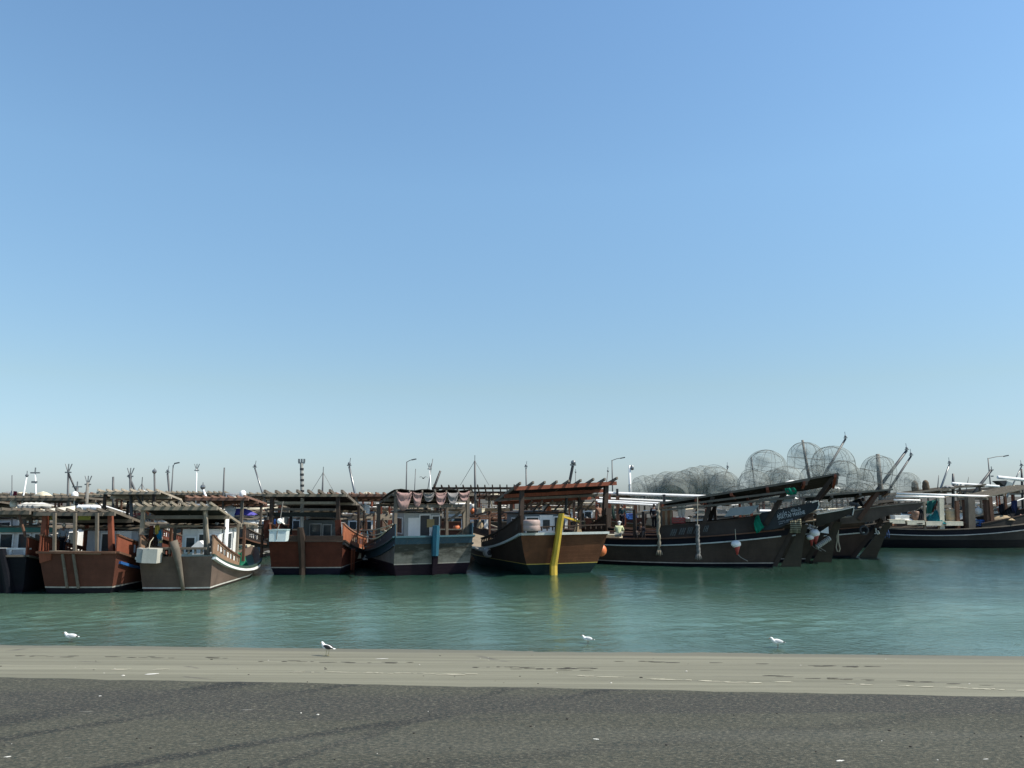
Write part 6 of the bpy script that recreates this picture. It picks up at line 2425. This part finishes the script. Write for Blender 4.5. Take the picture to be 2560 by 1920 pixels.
def sit(lean=.12):
    return dict(pelvis=(0, 0, .12), chest=(0, -lean, .50), neck=(0, -lean * 1.5, .68), head=(0, -lean * 1.9, .80),
                armL=[(.2, -lean * 1.1, .60), (.28, -.25, .36), (.12, -.44, .34)], armR=[(-.2, -lean * 1.1, .60), (-.28, -.25, .36), (-.10, -.45, .36)],
                legL=[(.10, -.05, .12), (.22, -.42, .40), (.14, -.52, .05), (.14, -.68, .03)], legR=[(-.10, -.05, .12), (-.22, -.42, .38), (-.14, -.5, .05), (-.14, -.66, .03)])


def crouch():
    return dict(pelvis=(0, .1, .50), chest=(0, -.26, .70), neck=(0, -.44, .74), head=(0, -.56, .70),
                armL=[(.19, -.32, .70), (.24, -.42, .45), (.14, -.55, .25)], armR=[(-.19, -.32, .70), (-.24, -.42, .45), (-.14, -.55, .25)],
                legL=[(.1, .08, .48), (.16, -.26, .42), (.14, .02, .06), (.14, -.14, .03)], legR=[(-.1, .08, .48), (-.16, -.26, .42), (-.14, .02, .06), (-.14, -.14, .03)])


person(G.Wd(G.px(1546, 1341, -1.55)), R(160), "person in pale yellow shirt sitting hunched on the lettered dhow's rail", sit(.2), (.62, .66, .40), (.30, .30, .26), "white", 1.15)
person(G.Wd(G.px(1602, 1343, -1.5)), R(-15), "person in dark shirt sitting on the lettered dhow's rail, facing the quay", sit(.1), (.035, .03, .035), (.10, .08, .07), "hair", 1.15)
walker = person(G.Wd(G.px(1636, 1323, .2)), R(165), "person in black clothes with a white back patch walking on the lettered dhow's deck", stand(.18, .2), (.018, .018, .022), (.02, .02, .022), "hair", 1.05)
mb = MB()
mb.box((0, -.02, 1.33), (.22, .02, .07))
o = mb.build("back_patch", PUREW, walker)
o.location.y = .125
person(at(1556, 1316, 66.5), R(10), "person in dark teal shirt standing between red posts behind the lettered dhow", stand(.05), (.02, .045, .05), (.02, .02, .03), "hair", 1.05)
person(Bb.Wd(Bb.py(155, 1386, 1.35)), R(0), "person in grey shirt and black trousers standing on the brick red dhow's stern deck", stand(.03, .06), (.26, .29, .33), (.012, .014, .02), "cap", .92)
person(G3.Wd(G3.px(2136, 1278, -.4)), R(75), "person in black jacket and grey trousers crouching on the brown-black dhow's stern wing", crouch(), (.015, .017, .022), (.16, .17, .19), "hair", 1.25)
person(C.Wd(C.py(538, 1376, 3.2)), R(20), "person with a grey cap glimpsed behind the brown dhow's bulwark balusters", stand(.1), (.24, .12, .06), (.05, .04, .04), "cap", .9)
person(at(1500, 1318, 56.8), R(200), "person in brown clothes bending beside the yellow-ruddered dhow's stern corner", stand(.35), (.22, .12, .08), (.12, .09, .07), "hair", .95)

# ---------------------------------------------------------------- gulls
def gull(W, rz, label, black=False, sc=1.0, legs=True, leg=.14):
    e = empty("gull", W, rz, label, "gull", None if black else "white gulls at the water's edge")
    e.scale = (sc, sc, sc)
    wht = paint((.80, .81, .79), .6, .03, name="white_feathers")
    gry = paint((.52, .54, .55), .6, .05) if not black else paint((.035, .036, .038), .6, .1)
    z = leg + .085
    mb = MB()
    pts = [V((.24, 0, z - .02)), V((.17, 0, z - .005)), V((.08, 0, z)), V((-.02, 0, z + .005)), V((-.10, 0, z + .03)), V((-.145, 0, z + .075)), V((-.165, 0, z + .115)), V((-.19, 0, z + .125)), V((-.212, 0, z + .12))]
    mb.tube(pts, [.012, .04, .072, .082, .07, .05, .043, .040, .018], 12)
    mb.build("body", wht, e, True)
    for sg in (-1, 1):
        mb = MB()
        mb.ball((.065, sg * .06, z + .022), (.155, .028, .062), 12, 8, Matrix.Rotation(R(9), 3, 'Y'))
        mb.build("wing", gry, e, True)
        mb = MB()
        mb.ball((.215, sg * .035, z - .004), (.075, .012, .018), 8, 6, Matrix.Rotation(R(8), 3, 'Y'))
        mb.build("wing_tip", paint((.02, .02, .02), .6, 0), e, True)
    mb = MB()
    mb.slab([[V((.2, -.025, z - .012)), V((.2, .025, z - .012))], [V((.31, -.045, z - .03)), V((.31, .045, z - .03))]], (0, 0, .012))
    mb.build("tail", wht, e)
    mb = MB()
    mb.tube([V((-.20, 0, z + .122)), V((-.24, 0, z + .115)), V((-.268, 0, z + .098))], [.016, .013, .004], 7)
    mb.build("beak", paint((.55, .33, .04) if black else (.30, .16, .10), .5, 0), e, True)
    mb = MB()
    for sg in (-1, 1):
        mb.ball((-.185, sg * .033, z + .135), .008, 6, 5)
    mb.build("eye", paint((.01, .01, .01), .3, 0), e, True)
    if legs:
        for sg in (-1, 1):
            mb = MB()
            x = .0 if sg < 0 else .055
            mb.tube([V((x + .01, sg * .03, z - .05)), V((x + .015, sg * .03, z - .11)), V((x, sg * .03, .006))], .007, 6)
            mb.prism([V((x + .01, sg * .03, .002)), V((x - .065, sg * .03 - .03, .002)), V((x - .072, sg * .03, .002)), V((x - .065, sg * .03 + .03, .002))], (0, 0, .007))
            mb.build("leg", paint((.35, .28, .10) if black else (.22, .09, .06), .6, 0), e)
    return e


zz_ = zslip(816, 1640)
gull(gnd(816, 1640, zz_) + V((0, 0, .004)), R(-25), "black-backed gull standing on the concrete slipway with its head turned away", True, 0.95, True, .17)
gull(gnd(174, 1606, -.02), R(8), "small white gull wading at the water's edge below the brick red dhow", False, .92, True, .13)
gull(gnd(1468, 1611, -.03), R(-6), "white gull wading below the yellow-ruddered dhow, black wing tips showing", False, .80, True, .13)
gull(gnd(1942, 1621, -.03), R(5), "white gull wading in shallow water below the lettered dhow's stern", False, .95, True, .13)

# one small bird on the wing above the striped cloth
e = empty("flying_bird", at(1058, 1196, 60), 0, "tiny dark bird on the wing above the striped cloth canopy", "bird")
mb = MB()
mb.tube([V((-.16, 0, 0)), V((-.08, 0, .02)), V((.06, 0, .01)), V((.2, 0, -.02))], [.015, .045, .04, .012], 8)
mb.build("body", BLACKP, e, True)
for sg in (-1, 1):
    mb = MB()
    mb.slab([[V((-.05, sg * .03, .02)), V((.07, sg * .03, .01))], [V((-.02, sg * .18, .14)), V((.08, sg * .18, .12))], [V((.06, sg * .34, .08)), V((.1, sg * .34, .07))]], (0, 0, .012))
    mb.build("wing", BLACKP, e)
e.rotation_euler = (0, 0, R(-60))
